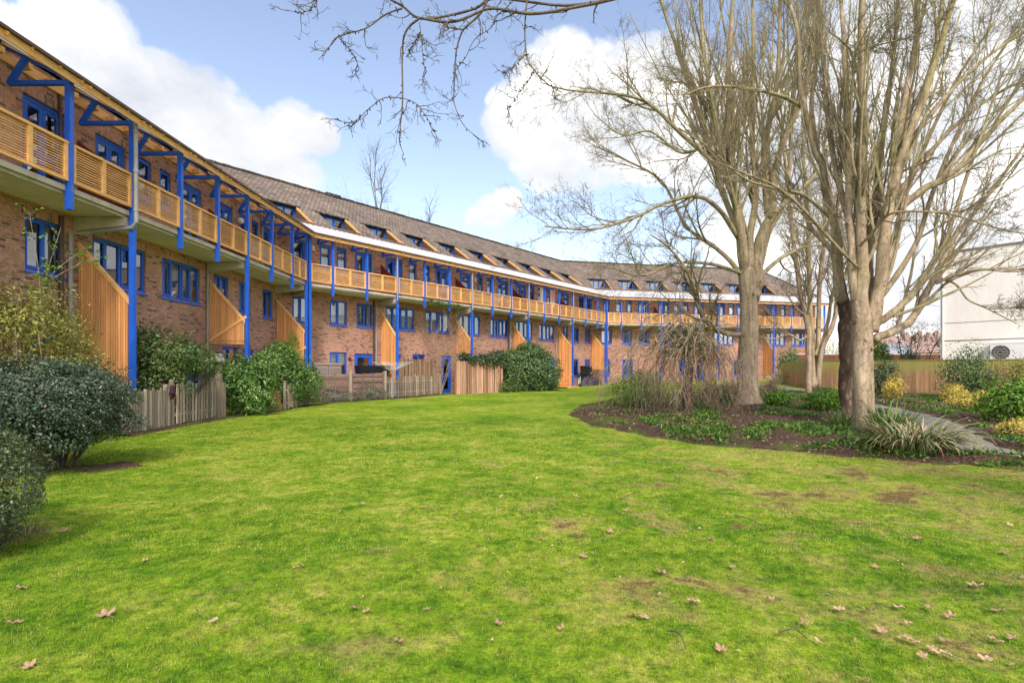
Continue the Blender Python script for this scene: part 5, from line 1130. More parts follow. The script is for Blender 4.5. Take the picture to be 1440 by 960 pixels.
shrub('laurel_shrub', 'glossy green laurel behind the low green-grey picket fence',
      [((-9.1, 21.4, 1.2), (.95, .9, .95)), ((-8.75, 22.3, 1.0), (.75, .7, .8)), ((-9.3, 20.8, 1.75), (.7, .7, .65)), ((-9.4, 21.5, 2.2), (.55, .55, .5))], 9500, .12, G['laurel'], stems=14, base=(-9.1, 21.5, 0), lump=.35, aspect=.38, upb=.15)
shrub('golden_conifer', 'small pointed golden green conifer poking up among the laurels',
      [((-9.35, 22.6, 2.3), (.33, .33, .75)), ((-9.35, 22.6, 1.6), (.42, .42, .8)), ((-9.35, 22.6, 2.85), (.16, .16, .4))], 7000, .06, G['conifer'], 'conifer', stems=4, base=(-9.35, 22.6, 0), lump=.15, aspect=.3, upb=.9)
shrub('big_bush', 'big round evergreen bush against the terrace, taller than the fence next to it',
      [((.6, 37.9, 1.3), (1.9, 1.5, 1.5)), ((1.9, 38.4, 1.5), (1.6, 1.4, 1.5)), ((.2, 37.7, 2.1), (1.2, 1.2, 1.0)), ((1.5, 38.6, 2.5), (1.2, 1.1, .95)), ((2.6, 38.5, .9), (1.0, 1.0, .95)), ((-.5, 37.3, 1.0), (1.0, .9, .9)), ((1.1, 38.1, 2.9), (.7, .7, .6))], 21000, .155, G['bush'], 'bush', stems=14, base=(1.0, 38.0, 0), lump=.3)
shrub('lavender', 'grey lavender clump at the foot of the dark lap fence, the wider one', [((-8.65, 25.1, .3), (.75, .4, .3)), ((-8.1, 25.4, .25), (.6, .4, .28))], 3800, .11, G['lav'], 'lavender', stems=6, aspect=.16, upb=.9, lump=.4)
shrub('lavender', 'grey lavender clump beneath the post where lap fence meets pale pickets', [((-7.35, 26.9, .36), (.7, .45, .42)), ((-6.9, 27.4, .3), (.5, .4, .3))], 3800, .11, G['lav'], 'lavender', stems=6, aspect=.16, upb=.9, lump=.4)
shrub('low_shrub', 'low green shrub with reddish shoots in front of the chestnut screen', [((-.65, 35.6, .35), (.75, .4, .42)), ((.0, 36.3, .3), (.6, .4, .35))], 2400, .10, G['green'], 'shrub', stems=8, lump=.4)
sm = thing('ivy', wB.T(12, 0, 0), 'ivy spilling over the top of the chestnut screen beside the big bush', 'ivy')
P, Nn, up, sl, sw, rv = blob_leaves([(wB.T(11.0, -.2, 2.2), (.5, .35, .3)), (wB.T(11.9, -.2, 2.15), (.6, .4, .35)), (wB.T(12.9, -.2, 2.15), (.7, .5, .5)), (wB.T(13.8, -.2, 2.2), (.7, .6, .6)), (wB.T(10.5, -.1, 2.35), (.3, .3, .25))], 4200, .14, lump=.45, facing=.8, upb=.1, flat=.5); leaf_mesh('foliage', P, Nn, up, sl, sw, G['ivy'], sm, rv, .1)
iv = MB()
for k in range(6): iv.tube(smooth_line(np.array([wB.T(11.2 + k * .5, 0, 0), wB.T(11.3 + k * .5, .05, 1.0), wB.T(11.2 + k * .5, -.05, 2.1)]), 4), .018, 5)
iv.build('stems', M['darktwig'], sm)

# ------------------------------------------------------------------ fences and garden things
def line_frame(p, q): p, q = np.array(p, float), np.array(q, float); d = unit(q - p); return (lambda a, b, z: (p[0] + d[0] * a - d[1] * b, p[1] + d[1] * a + d[0] * b, z)), float(np.linalg.norm(q - p))
def picket(name, label, p, q, h, step=.115, wd=.075, mat='greywood', wob=.02, gap_post=None, pointed=True, posts=True, cat='fence', post_h=.12):
    T, Ln = line_frame(p, q); t = thing(name, (*p, 0), label, cat); mb = MB(); n = int(Ln / step)
    for i in range(n):
        mb.cr = rnd.random(); a = (i + .5) * Ln / n; hh = h + rnd.uniform(-.05, .05); w_ = wd / 2 * rnd.uniform(.85, 1.1); l = rnd.uniform(-wob, wob); z0 = rnd.uniform(.02, .08)
        c = [(a - w_, z0), (a + w_, z0), (a + w_ + l, hh - (.05 if pointed else 0)), (a + l, hh), (a - w_ + l, hh - (.05 if pointed else rnd.uniform(-.02, .03)))]
        f = [T(x, -.035, z) for x, z in c]; b = [T(x, -.012, z) for x, z in c]
        mb.quad(f); mb.quad(b[::-1])
        for j in range(5): mb.quad([f[j], b[j], b[(j + 1) % 5], f[(j + 1) % 5]])
    mb.build('pickets', M[mat], t)
    r = MB()
    for z in (h * .26, h * .76): r.box(T, 0, Ln, -.011, .03, z - .035, z + .035)
    r.build('rails', M[mat], t)
    if posts:
        for a in np.linspace(0, Ln, max(2, int(Ln / 1.9) + 1)):
            o = MB(); o.box(T, a - .05, a + .05, .031, .13, -.1, h + post_h); o.build('post', M[mat], t)
    return t, T, Ln
E1, E2 = (-9.42, 13.6), (-9.62, 17.35)
picket('picket_gate', 'weathered picket gate panel under a dark glove, half hidden by the dark shrub', (-9.35, 12.9), (-9.42, 14.55), 1.05, .105, .085, wob=.01, pointed=False, cat='gate')
picket('picket_fence', 'weathered grey picket fence section ending at the post with a round finial', (-9.42, 14.8), (-9.66, 17.25), 1.18, .17, .085, wob=.03, pointed=False)
fp = thing('gate_post', (-9.68, 17.5, 0), 'tall square fence post topped with a round carved finial', 'post'); T = rotframe(-9.68, 17.5, 0, 0)
mb = MB(); mb.box(T, -.075, .075, -.075, .075, -.1, 1.72); mb.build('shaft', M['greywood'], fp); mb = MB(); mb.box(T, .085, .19, -.06, .08, -.1, 1.15); mb.build('side_post', M['greywood'], fp)
mb = MB(); c = np.array([-9.68, 17.5, 1.9]); th = np.linspace(0, math.pi, 11); mb.tube([c + (0, 0, -.2 * math.cos(a)) for a in th], [max(.004, .18 * math.sin(a) * (1 + .18 * math.cos(5 * a))) for a in th], 14); mb.build('finial', M['greymetal'], fp, smooth=True)
gl = thing('glove', (-9.36, 14.52, .9), 'dark maroon glove hanging on the picket fence', 'glove'); T = rotframe(-9.33, 14.55, .78, math.pi / 2 + .1); mb = MB()
mb.tube([T(0, 0, .36), T(0, 0, .26), T(.005, .0, .18), T(0, .01, .1)], [.055, .06, .075, .08], 10)
for k in range(4): mb.tube([T(-.055 + k * .037, .0, .11), T(-.06 + k * .04, .0, .03), T(-.062 + k * .042, .01, -.03 + .012 * abs(k - 1.5))], [.021, .02, .014], 7)
mb.tube([T(.06, 0, .2), T(.105, .0, .14), T(.11, .01, .09)], [.024, .022, .014], 7); mb.build('glove_body', M['maroon'], gl, smooth=True)
picket('picket_fence', 'low green-grey picket fence in front of the second laurel', (-8.75, 20.6), (-9.0, 23.7), 1.0, .15, .07, wob=.02)
hm = thing('rusty_panel', (-8.9, 19.95, 0), 'rust red board leaning between laurel and low picket fence', 'board'); T = rotframe(-8.9, 19.95, 0, 1.0); mb = MB(); mb.hexa([T(-.28, 0, 0), T(.28, 0, 0), T(.28, .03, 0), T(-.28, .03, 0), T(-.26, .13, .72), T(.24, .13, .78), T(.24, .16, .78), T(-.26, .16, .72)]); mb.build('board', M['rust'], hm)
# the lap fence, the pale pickets, the tall wattle, the chestnut screen
T, Ln = line_frame((-9.55, 24.55), (-6.75, 28.1)); t = thing('lap_fence', (-9.55, 24.55, 0), 'dark weathered horizontal lap fence with pale corner post, behind the lavender', 'fence'); mb = MB(); n = 13
for k in range(2):
    a0, a1 = (.0, 2.3) if k == 0 else (2.44, Ln - .08)
    for i in range(n): mb.cr = rnd.random(); z = .06 + i * 1.26 / n + rnd.uniform(-.008, .008); mb.hexa([T(a0, -.02, z), T(a1, -.025, z + rnd.uniform(-.02, .02)), T(a1, .0, z), T(a0, .0, z), T(a0, .005, z + .105), T(a1, .0, z + .105), T(a1, .02, z + .105), T(a0, .02, z + .105)])
    for a in np.linspace(a0 + .05, a1 - .05, 4): mb.box(T, a - .025, a + .025, -.055, -.027, .03, 1.36)
mb.build('lap_panel', M['panelwood'], t)
for a, hh in ((2.37, 1.52), (Ln, 1.48)): o = MB(); o.box(T, a - .07, a + .07, -.075, .07, -.1, hh); o.build('post', M['greywood'], t)
picket('picket_fence', 'pale straight picket fence in front of the tall brown wattle fence', (-6.7, 28.3), (-4.45, 33.0), 1.17, .15, .07, wob=.012, pointed=False)
def stick_fence(name, label, p, q, h, mat, step, w0, w1, hv=.08, lean=.02):
    T, Ln = line_frame(p, q); t = thing(name, (*p, 0), label, 'fence'); mb = MB(); a = 0
    while a < Ln:
        mb.cr = rnd.random(); w_ = rnd.uniform(w0, w1); hh = h + rnd.uniform(-hv, hv); l = rnd.uniform(-lean, lean); v = rnd.uniform(-.012, .012)
        mb.tube([T(a + w_ / 2, v, -.05), T(a + w_ / 2 + l * .5, v, h * .5), T(a + w_ / 2 + l, v, hh)], [w_ * .55, w_ * .52, w_ * .45], 5); a += w_ * step
    mb.build('palings', M[mat], t); r = MB()
    for z in (h * .25, h * .8): r.box(T, 0, Ln, .03, .07, z - .03, z + .03)
    for a in (0, Ln * .5, Ln): r.box(T, a - .05, a + .05, .03, .12, -.1, h - .02)
    r.build('rails', M[mat], t); return t
stick_fence('wattle_fence', 'tall brown wattle fence standing behind the pale pickets beside the blue garden door', (-6.55, 29.55), (-4.85, 32.3), 2.12, 'brownwood', .8, .03, .07, .10)
stick_fence('chestnut_screen', 'reddish split chestnut screen with ivy on top, between the blue door and the big bush', (wB.T(9.8, -.22, 0)[0], wB.T(9.8, -.22, 0)[1]), (wB.T(13.9, -.42, 0)[0], wB.T(13.9, -.42, 0)[1]), 2.05, 'willow', .9, .05, .10, .05)
T, Ln = line_frame((-9.95, 20.1), (-9.85, 21.1)); t = thing('wattle_hurdle', (-9.95, 20.1, 0), 'dark woven wattle panel below the cedar screen behind the laurels', 'fence'); mb = MB()
for i in range(26):
    mb.cr = rnd.random(); z = .5 + i * .06; mb.tube([T(a, .03 * math.sin(a * 9 + (i % 2) * math.pi), z + rnd.uniform(-.006, .006)) for a in np.linspace(-.6, 1.5, 18)], .028, 5)
mb.build('weave', M['brownwood'], t); mb = MB()
for a in (-.55, .0, .5, 1.0, 1.45): mb.tube([T(a, 0, -.05), T(a, 0, 2.12)], .03, 6)
mb.build('stakes', M['brownwood'], t)
# storage cupboard, trough, rotary airer
c = wB.T(1.3, .62, 0); ang = math.atan2(D2[1], D2[0]); T = rotframe(c[0], c[1], 0, ang)
t = thing('storage_cupboard', c, 'brown plastic storage cupboard with louvred doors behind the lap fence', 'cupboard'); mb = MB(); mb.box(T, -.75, .75, -.3, .3, 0, 1.78); mb.hexa([T(-.8, -.36, 1.783), T(.8, -.36, 1.783), T(.8, .36, 1.783), T(-.8, .36, 1.783), T(-.76, -.3, 1.86), T(.76, -.3, 1.86), T(.76, .32, 1.9), T(-.76, .32, 1.9)]); M['taupe'] = m_plain('taupe_plastic', (.27, .21, .175), .6, .12, 2); mb.build('body', M['taupe'], t)
for k in (0, 1):
    d = MB(); a0 = -.72 + k * .74; d.box(T, a0, a0 + .70, -.335, -.303, .08, 1.74)
    o = d.build('door', M['taupe'], t); s = MB()
    for i in range(14): z = .18 + i * .108; s.hexa([T(a0 + .08, -.36, z), T(a0 + .62, -.36, z), T(a0 + .62, -.337, z), T(a0 + .08, -.337, z), T(a0 + .08, -.345, z + .07), T(a0 + .62, -.345, z + .07), T(a0 + .62, -.337, z + .07), T(a0 + .08, -.337, z + .07)])
    s.build('louvres', M['taupe'], o)
c = wB.T(4.0, .35, 0); T = rotframe(c[0], c[1], 0, ang); t = thing('planter_trough', c, 'long black planter trough on legs behind the lap fence', 'planter'); mb = MB(); mb.hexa([T(-.95, -.2, 1.36), T(.95, -.2, 1.36), T(.95, .2, 1.36), T(-.95, .2, 1.36), T(-1.0, -.26, 1.76), T(1.0, -.26, 1.76), T(1.0, .26, 1.76), T(-1.0, .26, 1.76)]); mb.build('trough', M['black'], t)
for a in (-.85, .85):
    for b in (-.15, .15): o = MB(); o.box(T, a - .04, a + .04, b - .04, b + .04, 0, 1.36); o.build('leg', M['black'], t)
mb = MB(); mb.box(T, -.96, .96, -.22, .22, 1.70, 1.735); mb.build('compost', M['brownwood'], t)
c = wB.T(4.75, -.35, 0); t = thing('rotary_airer', c, 'grey rotary washing line with sagging lines above the lap fence', 'clothes airer'); mb = MB(); c = np.array(c); mb.tube([c, c + (0, 0, 1.55)], .024, 8); mb.build('pole', M['greymetal'], t)
ends = []
for k in range(4):
    a = ang + .3 + k * math.pi / 2; e = c + (1.3 * math.cos(a), 1.3 * math.sin(a), 1.95); o = MB(); o.tube([c + (0, 0, 1.42), e], .017, 6); o.build('arm', M['greymetal'], t); ends.append(e)
mb = MB()
for f in np.linspace(.4, 1, 6):
    for k in range(4):
        a, b = (c + (0, 0, 1.42)) * (1 - f) + ends[k] * f, (c + (0, 0, 1.42)) * (1 - f) + ends[(k + 1) % 4] * f; m = (a + b) / 2 - (0, 0, .05); mb.tube([a, m, b], .0055, 4)
mb.build('lines', M['white'], t)
# decking, bicycle, covered heap, crates by the far bay
c = wB.T(23.0, .1, 0); T = wB.T; t = thing('timber_deck', c, 'small raised orange timber deck at the foot of the cedar screen', 'deck'); mb = MB()
for i in range(8): mb.box(T, 21.7 + i * .2, 21.88 + i * .2, -.55, 1.3, .13, .17)
mb.build('boards', M['screen'], t); mb = MB(); mb.box(T, 21.68, 23.32, -.6, -.555, 0, .17); mb.build('edge_board', M['screen'], t)
def wheel(t, T, a, z, r):
    mb = MB(); mb.tube([T(a + r * math.cos(x), 0, z + r * math.sin(x)) for x in np.linspace(0, 2 * math.pi, 25)], .022, 6, cap=False); o = mb.build('wheel', M['black'], t); s = MB()
    for k in range(12): x = k * math.pi / 6; s.tube([T(a, 0, z), T(a + (r - .02) * math.cos(x), 0, z + (r - .02) * math.sin(x))], .004, 3)
    s.build('spokes', M['greymetal'], o)
c = wB.T(24.2, -.1, 0); T = rotframe(c[0], c[1], 0, ang + .35); t = thing('bicycle', c, 'pale bicycle parked between the cedar screen and the dark covered heap', 'bicycle')
wheel(t, T, -.52, .34, .33); wheel(t, T, .52, .34, .33); mb = MB()
for p, q in (((-.52, .34), (-.1, .34)), ((-.1, .34), (-.22, .85)), ((-.22, .80), (.36, .82)), ((-.1, .34), (.38, .74)), ((-.52, .34), (-.22, .80)), ((.52, .34), (.36, .95))): mb.tube([T(p[0], 0, p[1]), T(q[0], 0, q[1])], .019, 6)
mb.build('frame', M['white'], t); mb = MB(); mb.tube([T(.34, -.28, 1.0), T(.37, -.15, 1.04), T(.37, .15, 1.04), T(.34, .28, 1.0)], .014, 6); mb.build('handlebar', M['black'], t); mb = MB(); mb.tube([T(-.38, 0, .90), T(-.25, 0, .93), T(-.08, 0, .90)], [.07, .06, .02], 8); mb.build('saddle', M['black'], t)
c = np.array(wB.T(25.9, -.15, 0)); t = thing('covered_heap', c, 'heap under a crumpled dark purple tarpaulin on the ground by the double post', 'tarpaulin'); V, Fc = [], []; n, m = 26, 14
for j in range(m + 1):
    for i in range(n):
        a = 2 * math.pi * i / n; ph = math.pi / 2 * j / m; rr = 1 + .28 * (float(vnoise(i * .9, j * .8 + 5)) - .5) + .12 * math.sin(5 * a) * math.cos(ph); q = wB.d * math.cos(a) * 1.25 * rr * math.cos(ph) + wB.n * math.sin(a) * .7 * rr * math.cos(ph)
        V.append((c[0] + q[0], c[1] + q[1], .92 * math.sin(ph) ** .8 * rr))
for j in range(m):
    for i in range(n): Fc.append((j * n + i, j * n + (i + 1) % n, (j + 1) * n + (i + 1) % n, (j + 1) * n + i))
np_mesh('cover', V, Fc, M['tarp'], t, smooth=True)
for k, (z, dx) in enumerate(((0, 0), (.62, .05), (1.22, -.06))):
    c = wB.T(26.55 + dx, .62, z); T = rotframe(c[0], c[1], z, ang + .1 * k); t = thing('black_crate', c, ('lowest black crate of the stack under the far windows, mostly behind the dark heap', 'middle black crate of the stack beside the double post', 'topmost black crate of the stack beside the double post')[k], 'crate', 'black crates stacked by the wall')
    mb = MB(); mb.hexa([T(-.5, -.32, .02), T(.5, -.32, .02), T(.5, .32, .02), T(-.5, .32, .02), T(-.55, -.37, .56), T(.55, -.37, .56), T(.55, .37, .56), T(-.55, .37, .56)]); mb.box(T, -.58, .58, -.40, .40, .562, .60); mb.build('box', M['black'], t)
    mb = MB()
    for i in range(7): mb.box(T, -.42 + i * .135, -.36 + i * .135, -.375, -.35, .12, .5)
    mb.build('ribs', M['black'], t); mb = MB(); mb.box(T, -.15, .15, -.43, -.402, .50, .56); mb.build('handle', M['greymetal'], t)
# washing on the balcony
for k, (s, mt, wd, lab) in enumerate(((19.75, 'palecloth', .5, 'pale shirt drying on the balcony, shorter one'), (21.15, 'pink', .62, 'pale pink towel drying on the balcony, longer one'))):
    c = wB.T(s, .5, 5.68); t = thing('hanging_laundry', wB.T(s, .5, 7.9), lab, 'laundry'); mb = MB(); n = 16
    for i in range(n):
        a0, a1 = s - wd / 2 + wd * i / n, s - wd / 2 + wd * (i + 1) / n; f = lambda a: .5 + .045 * math.sin(a * 19)
        for (z0, z1) in ((6.75 - .3 * k, 7.25), (7.25, 7.8)): mb.quad([wB.T(a0, f(a0), z0), wB.T(a1, f(a1), z0), wB.T(a1, .5 + (f(a1) - .5) * (7.9 - z1), z1), wB.T(a0, .5 + (f(a0) - .5) * (7.9 - z1), z1)])
    mb.build('cloth', M[mt], t, smooth=True); h = MB(); h.tube([wB.T(s - wd / 2, .5, 7.8), wB.T(s, .5, 7.86), wB.T(s + wd / 2, .5, 7.8)], .012, 5); h.tube([wB.T(s, .5, 7.86), wB.T(s, .5, 8.38)], .008, 5); h.build('hanger', M['greymetal'], t)

# board fence at the side and what shows over it
def board_fence(name, p, q, zt0, zt1, label):
    T, Ln = line_frame(p, q); t = thing(name, (*p, 0), label, 'fence'); mb = MB(); a = 0
    while a < Ln:
        w_ = rnd.uniform(.095, .115); zt = zt0 + (zt1 - zt0) * a / Ln + rnd.uniform(-.008, .008); zb = zt - 1.9
        mb.hexa([T(a, -.02, zb), T(a + w_, -.012, zb), T(a + w_, .0, zb), T(a, .0, zb), T(a, -.02, zt), T(a + w_, -.012, zt), T(a + w_, .0, zt), T(a, .0, zt)], 0, rnd.random()); a += w_ + .004
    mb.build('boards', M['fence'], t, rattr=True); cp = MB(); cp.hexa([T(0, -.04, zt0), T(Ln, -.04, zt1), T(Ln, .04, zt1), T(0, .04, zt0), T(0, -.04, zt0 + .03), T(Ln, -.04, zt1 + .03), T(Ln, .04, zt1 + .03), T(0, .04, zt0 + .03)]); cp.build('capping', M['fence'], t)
    g = MB(); g.hexa([T(0, -.03, zt0 - 2.1), T(Ln, -.03, zt1 - 2.1), T(Ln, .0, zt1 - 2.1), T(0, .0, zt0 - 2.1), T(0, -.03, zt0 - 1.9), T(Ln, -.03, zt1 - 1.9), T(Ln, .0, zt1 - 1.9), T(0, .0, zt0 - 1.9)]); g.build('gravel_board', M['brownwood'], t); return T, Ln
board_fence('board_fence', (18.95, 32.7), (27.6, 17.4), 2.07, 1.98, 'long close boarded timber fence with green algae along its top, closing the garden')
T, Ln = line_frame((18.9, 33.2), (20.9, 41.0)); t = thing('return_fence', (18.9, 33.2, 0), 'short return of timber fence running back towards the end of the far wing', 'fence'); mb = MB(); a = 0
while a < Ln: mb.box(T, a, a + .1, -.02, 0, .2, 2.08 + rnd.uniform(-.01, .01), 0, rnd.random()); a += .105
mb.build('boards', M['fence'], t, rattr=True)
t = thing('brick_wall', (26, 46, 0), 'red brick garden wall with pale coping seen over the board fence', 'wall'); T, Ln = line_frame((24.5, 46.5), (41, 46)); mb = MB()
pts = [T(0, 0, 0), T(Ln, 0, 0), T(Ln, 0, 2.8), T(0, 0, 2.8)]; mb.quad(pts, [(0, 0), (Ln, 0), (Ln, 2.5), (0, 2.5)]); mb.quad([T(0, .22, 0), T(0, 0, 0), T(0, 0, 2.8), T(0, .22, 2.8)], [(0, 0), (.22, 0), (.22, 2.4), (0, 2.4)]); mb.quad([T(Ln, .22, 0), T(0, .22, 0), T(0, .22, 2.8), T(Ln, .22, 2.8)]); mb.build('brickwork', M['redbrick'], t); mb = MB(); mb.box(T, -.03, Ln + .03, -.04, .26, 2.803, 2.88); mb.build('coping', M['concrete'], t)
M['slate'] = m_plain('grey_slates', (.30, .31, .33), .8, .2, 1.5); M['farpink'] = m_plain('far_red_tiles', (.34, .23, .19), .9, .25, 1); M['farcream'] = m_plain('far_cream_wall', (.62, .55, .42), .9, .1, .5); M['farbrick'] = m_plain('far_brick', (.33, .22, .18), .9, .2, 1)
def house(x0, x1, ytop, ye, Y, wallm, roofm, label, chim=2):
    X0, X1 = (x0 - 720) / F * Y, (x1 - 720) / F * Y; zt, ze = EYE + (HZ - ytop) * Y / F, EYE + (HZ - ye) * Y / F; dp = (zt - ze) * 1.3
    t = thing('house', ((X0 + X1) / 2, Y, 0), label, 'house'); mb = MB(); mb.box(W, X0, X1, Y, Y + 2 * dp, 0, ze); mb.quad([(X0, Y, ze), (X0, Y + 2 * dp, ze), (X0, Y + dp, zt - .1)]); mb.quad([(X1, Y + 2 * dp, ze), (X1, Y, ze), (X1, Y + dp, zt - .1)]); mb.build('wall', M[wallm], t)
    mb = MB(); e = .3
    for sg in (0, 1): ya, yb = (Y - e, Y + dp) if sg == 0 else (Y + 2 * dp + e, Y + dp); zl = ze - e * .75; mb.hexa([(X0 - e, ya, zl), (X1 + e, ya, zl), (X1 + e, yb, zt), (X0 - e, yb, zt), (X0 - e, ya, zl + .12), (X1 + e, ya, zl + .12), (X1 + e, yb, zt + .12), (X0 - e, yb, zt + .12)])
    o = mb.build('roof', M[roofm], t)
    for k in range(chim): xx = X0 + (X1 - X0) * (k + .5) / chim; ch = MB(); ch.box(W, xx - .5, xx + .5, Y + dp - .35, Y + dp + .35, zt - .4, zt + 1.1); [ch.tube([(xx + q, Y + dp, zt + 1.1), (xx + q, Y + dp, zt + 1.5)], .13, 8) for q in (-.28, .1, .3)]; ch.build('chimney', M['farbrick'], o)
    n = max(2, int((X1 - X0) / 2.6))
    for k in range(n):
        xx = X0 + (X1 - X0) * (k + .5) / n; f = MB(); a, b, c, d = xx - .6, xx + .6, ze - 2.1, ze - .6
        f.box(W, a, b, Y - .05, Y - .004, c, c + .1); f.box(W, a, b, Y - .05, Y - .004, d - .1, d); f.box(W, a, a + .1, Y - .05, Y - .004, c + .1, d - .1); f.box(W, b - .1, b, Y - .05, Y - .004, c + .1, d - .1); f.box(W, xx - .04, xx + .04, Y - .05, Y - .004, c + .1, d - .1)
        fo = f.build('window', M['white'], t); g_ = MB(); g_.quad([(a, Y - .02, c), (b, Y - .02, c), (b, Y - .02, d), (a, Y - .02, d)]); g_.build('pane', M['black'], fo)
house(1246, 1262, 490, 499, 78, 'farcream', 'slate', 'small cream house with grey roof far beyond the brick garden wall', 0)
house(1262, 1283, 483, 497, 84, 'white', 'slate', 'white house with a grey slate roof far beyond the brick garden wall', 0)
house(1282, 1330, 478, 494, 92, 'farbrick', 'farpink', 'row house with a faded red roof and chimneys beside the cream rendered building', 3)
house(1225, 1345, 472, 488, 130, 'farbrick', 'farbrick', 'long brick roofline on the skyline behind the nearer small houses', 5)
Y = 150; X = (1274 - 720) / F * Y; t = thing('stone_tower', (X, Y, 0), 'small stone tower with a rounded cap on the skyline', 'tower'); mb = MB(); zt = EYE + 46 * Y / F; mb.box(W, X - 1.0, X + 1.0, Y - 1, Y + 1, 0, zt - 2.2); mb.box(W, X - 1.15, X + 1.15, Y - 1.15, Y + 1.15, zt - 2.2, zt - 1.9); mb.build('shaft', M['concrete'], t); mb = MB(); th = np.linspace(0, math.pi / 2, 7); mb.tube([(X, Y, zt - 1.9 + 1.8 * math.sin(a)) for a in th], [max(.03, 1.0 * math.cos(a)) for a in th], 12); mb.build('cap', M['concrete'], t, smooth=True)
def conif(label, x, ytop, Y, r, mat, n=5000, ground=0.3):
    X = (x - 720) / F * Y; zt = EYE + (HZ - ytop) * Y / F; shrub('evergreen_tree', label, [((X, Y, zt * .55), (r, r, zt * .42)), ((X + r * .3, Y, zt * .4), (r * .9, r, zt * .35)), ((X - r * .2, Y, zt * .78), (r * .6, r * .6, zt * .25))], n, .14, mat, 'tree', base=(X, Y, ground - .1), stems=8, lump=.35)
conif('yellow green conifer showing over the board fence beside the tall pale trunk', 1238, 478, 36, .75, G['conifer'])
conif('low dark evergreen peeping over the fence in front of the small white house', 1282, 496, 37, .9, G['bush'], 3000)
conif('dark rounded evergreen beyond the return fence near the end of the far wing', 1182, 482, 60, 2.6, G['bush'], 5000)
X = (1173 - 720) / F * 58; t = thing('white_post', (X, 58, 0), 'slim white lamp post standing beyond the return fence', 'lamp post'); mb = MB(); mb.tube([(X, 58, 0), (X, 58, 4.6)], .09, 8); mb.build('shaft', M['white'], t); mb = MB(); mb.box(W, X - .45, X + .15, 57.85, 58.15, 4.6, 4.75); mb.build('lamp_head', M['white'], t)
# bare hedge row beyond the fence by the houses (russet leaves still hanging)
Y = 34; c = np.array([(1300 - 720) / F * Y, Y, .3]); t = thing('bare_tree', c, 'thin bare tree with a few russet leaves left, beside the cream rendered building', 'tree'); tb, cb = MB(), MB()
LP = []
for i in range(7):
    S, rr, dd = shoot(tb, c + (nr.uniform(-1.6, 1.6), 0, -.2), un(np.array([nr.uniform(-.5, .4), nr.uniform(-.3, .3), 1])), nr.uniform(3.4, 5.4), .045, .08, .03, 9, 6)
    for k in range(11):
        p, r, q = along(S, rr, nr.uniform(.25, .98)); n0 = len(cb.v); grow(cb, p, deflect(q, nr.uniform(.4, 1)), nr.uniform(.8, 2), .016, [(6, .4, .9, .5, .14, .02, 5), (3, .4, 1, .5, .18, 0, 4), (0, 0, 0, 0, .2, 0, 3)])
        for j in range(4): LP.append(cb.v[nr.randint(n0, len(cb.v))])
tb.build('trunk', M['darktwig'], t, smooth=True); cb.build('crown', M['darktwig'], t); n = len(LP); leaf_mesh('leaves', LP, rand_unit(n), np.tile([0, 0, -1.0], (n, 1)) + rand_unit(n) * .4, .16, .08, G['dry'], t, nr.rand(n) * .6)

# ------------------------------------------------------------------ plants of the island bed and the fence border
def at(x, y, Y): p = px(x, y, Y); return p[0], Y, hgt(p[0], Y)
def bush_at(label, x, Y, r, h, n, size, mat, name='shrub', cat='shrub', **kw):
    X = (x - 720) / F * Y; g_ = hgt(X, Y); shrub(name, label, [((X, Y, g_ + h * .5), (r, r * .9, h * .5)), ((X - r * .35, Y, g_ + h * .42), (r * .7, r * .8, h * .42)), ((X + r * .3, Y - .05, g_ + h * .7), (r * .55, r * .6, h * .33))], n, size, mat, cat, base=(X, Y, g_), **kw)
GY = 'golden shrubs along the border'
bush_at('golden yellow shrub beside the dark flaking trunk in front of the fence', 1181, 21.5, .30, .8, 1200, .075, G['yellow'], 'golden_shrub', group=GY, lump=.4)
bush_at('golden yellow upright shrub between the tall pale trunk and the bare stretch of fence', 1257, 23.0, .38, .98, 1500, .075, G['yellow'], 'golden_shrub', group=GY, lump=.5)
bush_at('round golden yellow shrub at the foot of the tall dark camellia', 1341, 20.8, .40, .68, 1500, .075, G['yellow'], 'golden_shrub', group=GY, lump=.4)
bush_at('low spreading golden shrub between the camellia and the path', 1378, 18.2, .85, .48, 2600, .075, G['yellow'], 'golden_shrub', group=GY, lump=.6)
bush_at('small golden shrub at the picture edge in the soil beyond the path', 1428, 11.6, .33, .32, 1100, .06, G['yellow'], 'golden_shrub', group=GY, lump=.5)
bush_at('tall dark camellia standing close to the board fence', 1358, 22.6, .95, 2.25, 3600, .095, G['bush'], 'camellia', lump=.55, inner=.35)
bush_at('second dark camellia, lower, leaning out from the fence beside the tall one', 1385, 21.6, .75, 1.25, 2200, .095, G['green'], 'camellia', lump=.55, inner=.3)
bush_at('dark green shrub against the fence just past the tall pale trunk', 1240, 25.0, .8, 1.75, 3200, .09, G['ivy'], lump=.45, inner=.35)
bush_at('bright green leafy shrub at the edge of the picture beyond the path', 1440, 14.0, .95, 1.05, 5200, .10, G['lime'], lump=.45, inner=.4)
bush_at('thin variegated shrub high against the fence at the picture edge', 1436, 18.5, .7, 1.75, 1700, .085, G['olive'], lump=.6, inner=.2)
bush_at('low domed lime green shrub in the bed between the two big pale trunks', 1163, 16.8, .62, .58, 4200, .075, G['lime'], lump=.3)
bush_at('small lime green shrub near the foot of the thick forked trunk', 1096, 18.6, .42, .48, 2400, .08, G['lime'], lump=.35)
bush_at('low green shrub beneath the weeping tree on its trunk side', 1015, 20.6, .85, .65, 3000, .09, G['green'], lump=.5)
bush_at('green shrub under the middle of the weeping tree', 905, 20.5, .95, .72, 3200, .09, G['lime'], lump=.5)
bush_at('broad rounded green shrub behind the weeping tree', 900, 24.5, 1.3, 1.2, 3400, .10, G['lime'], lump=.45)
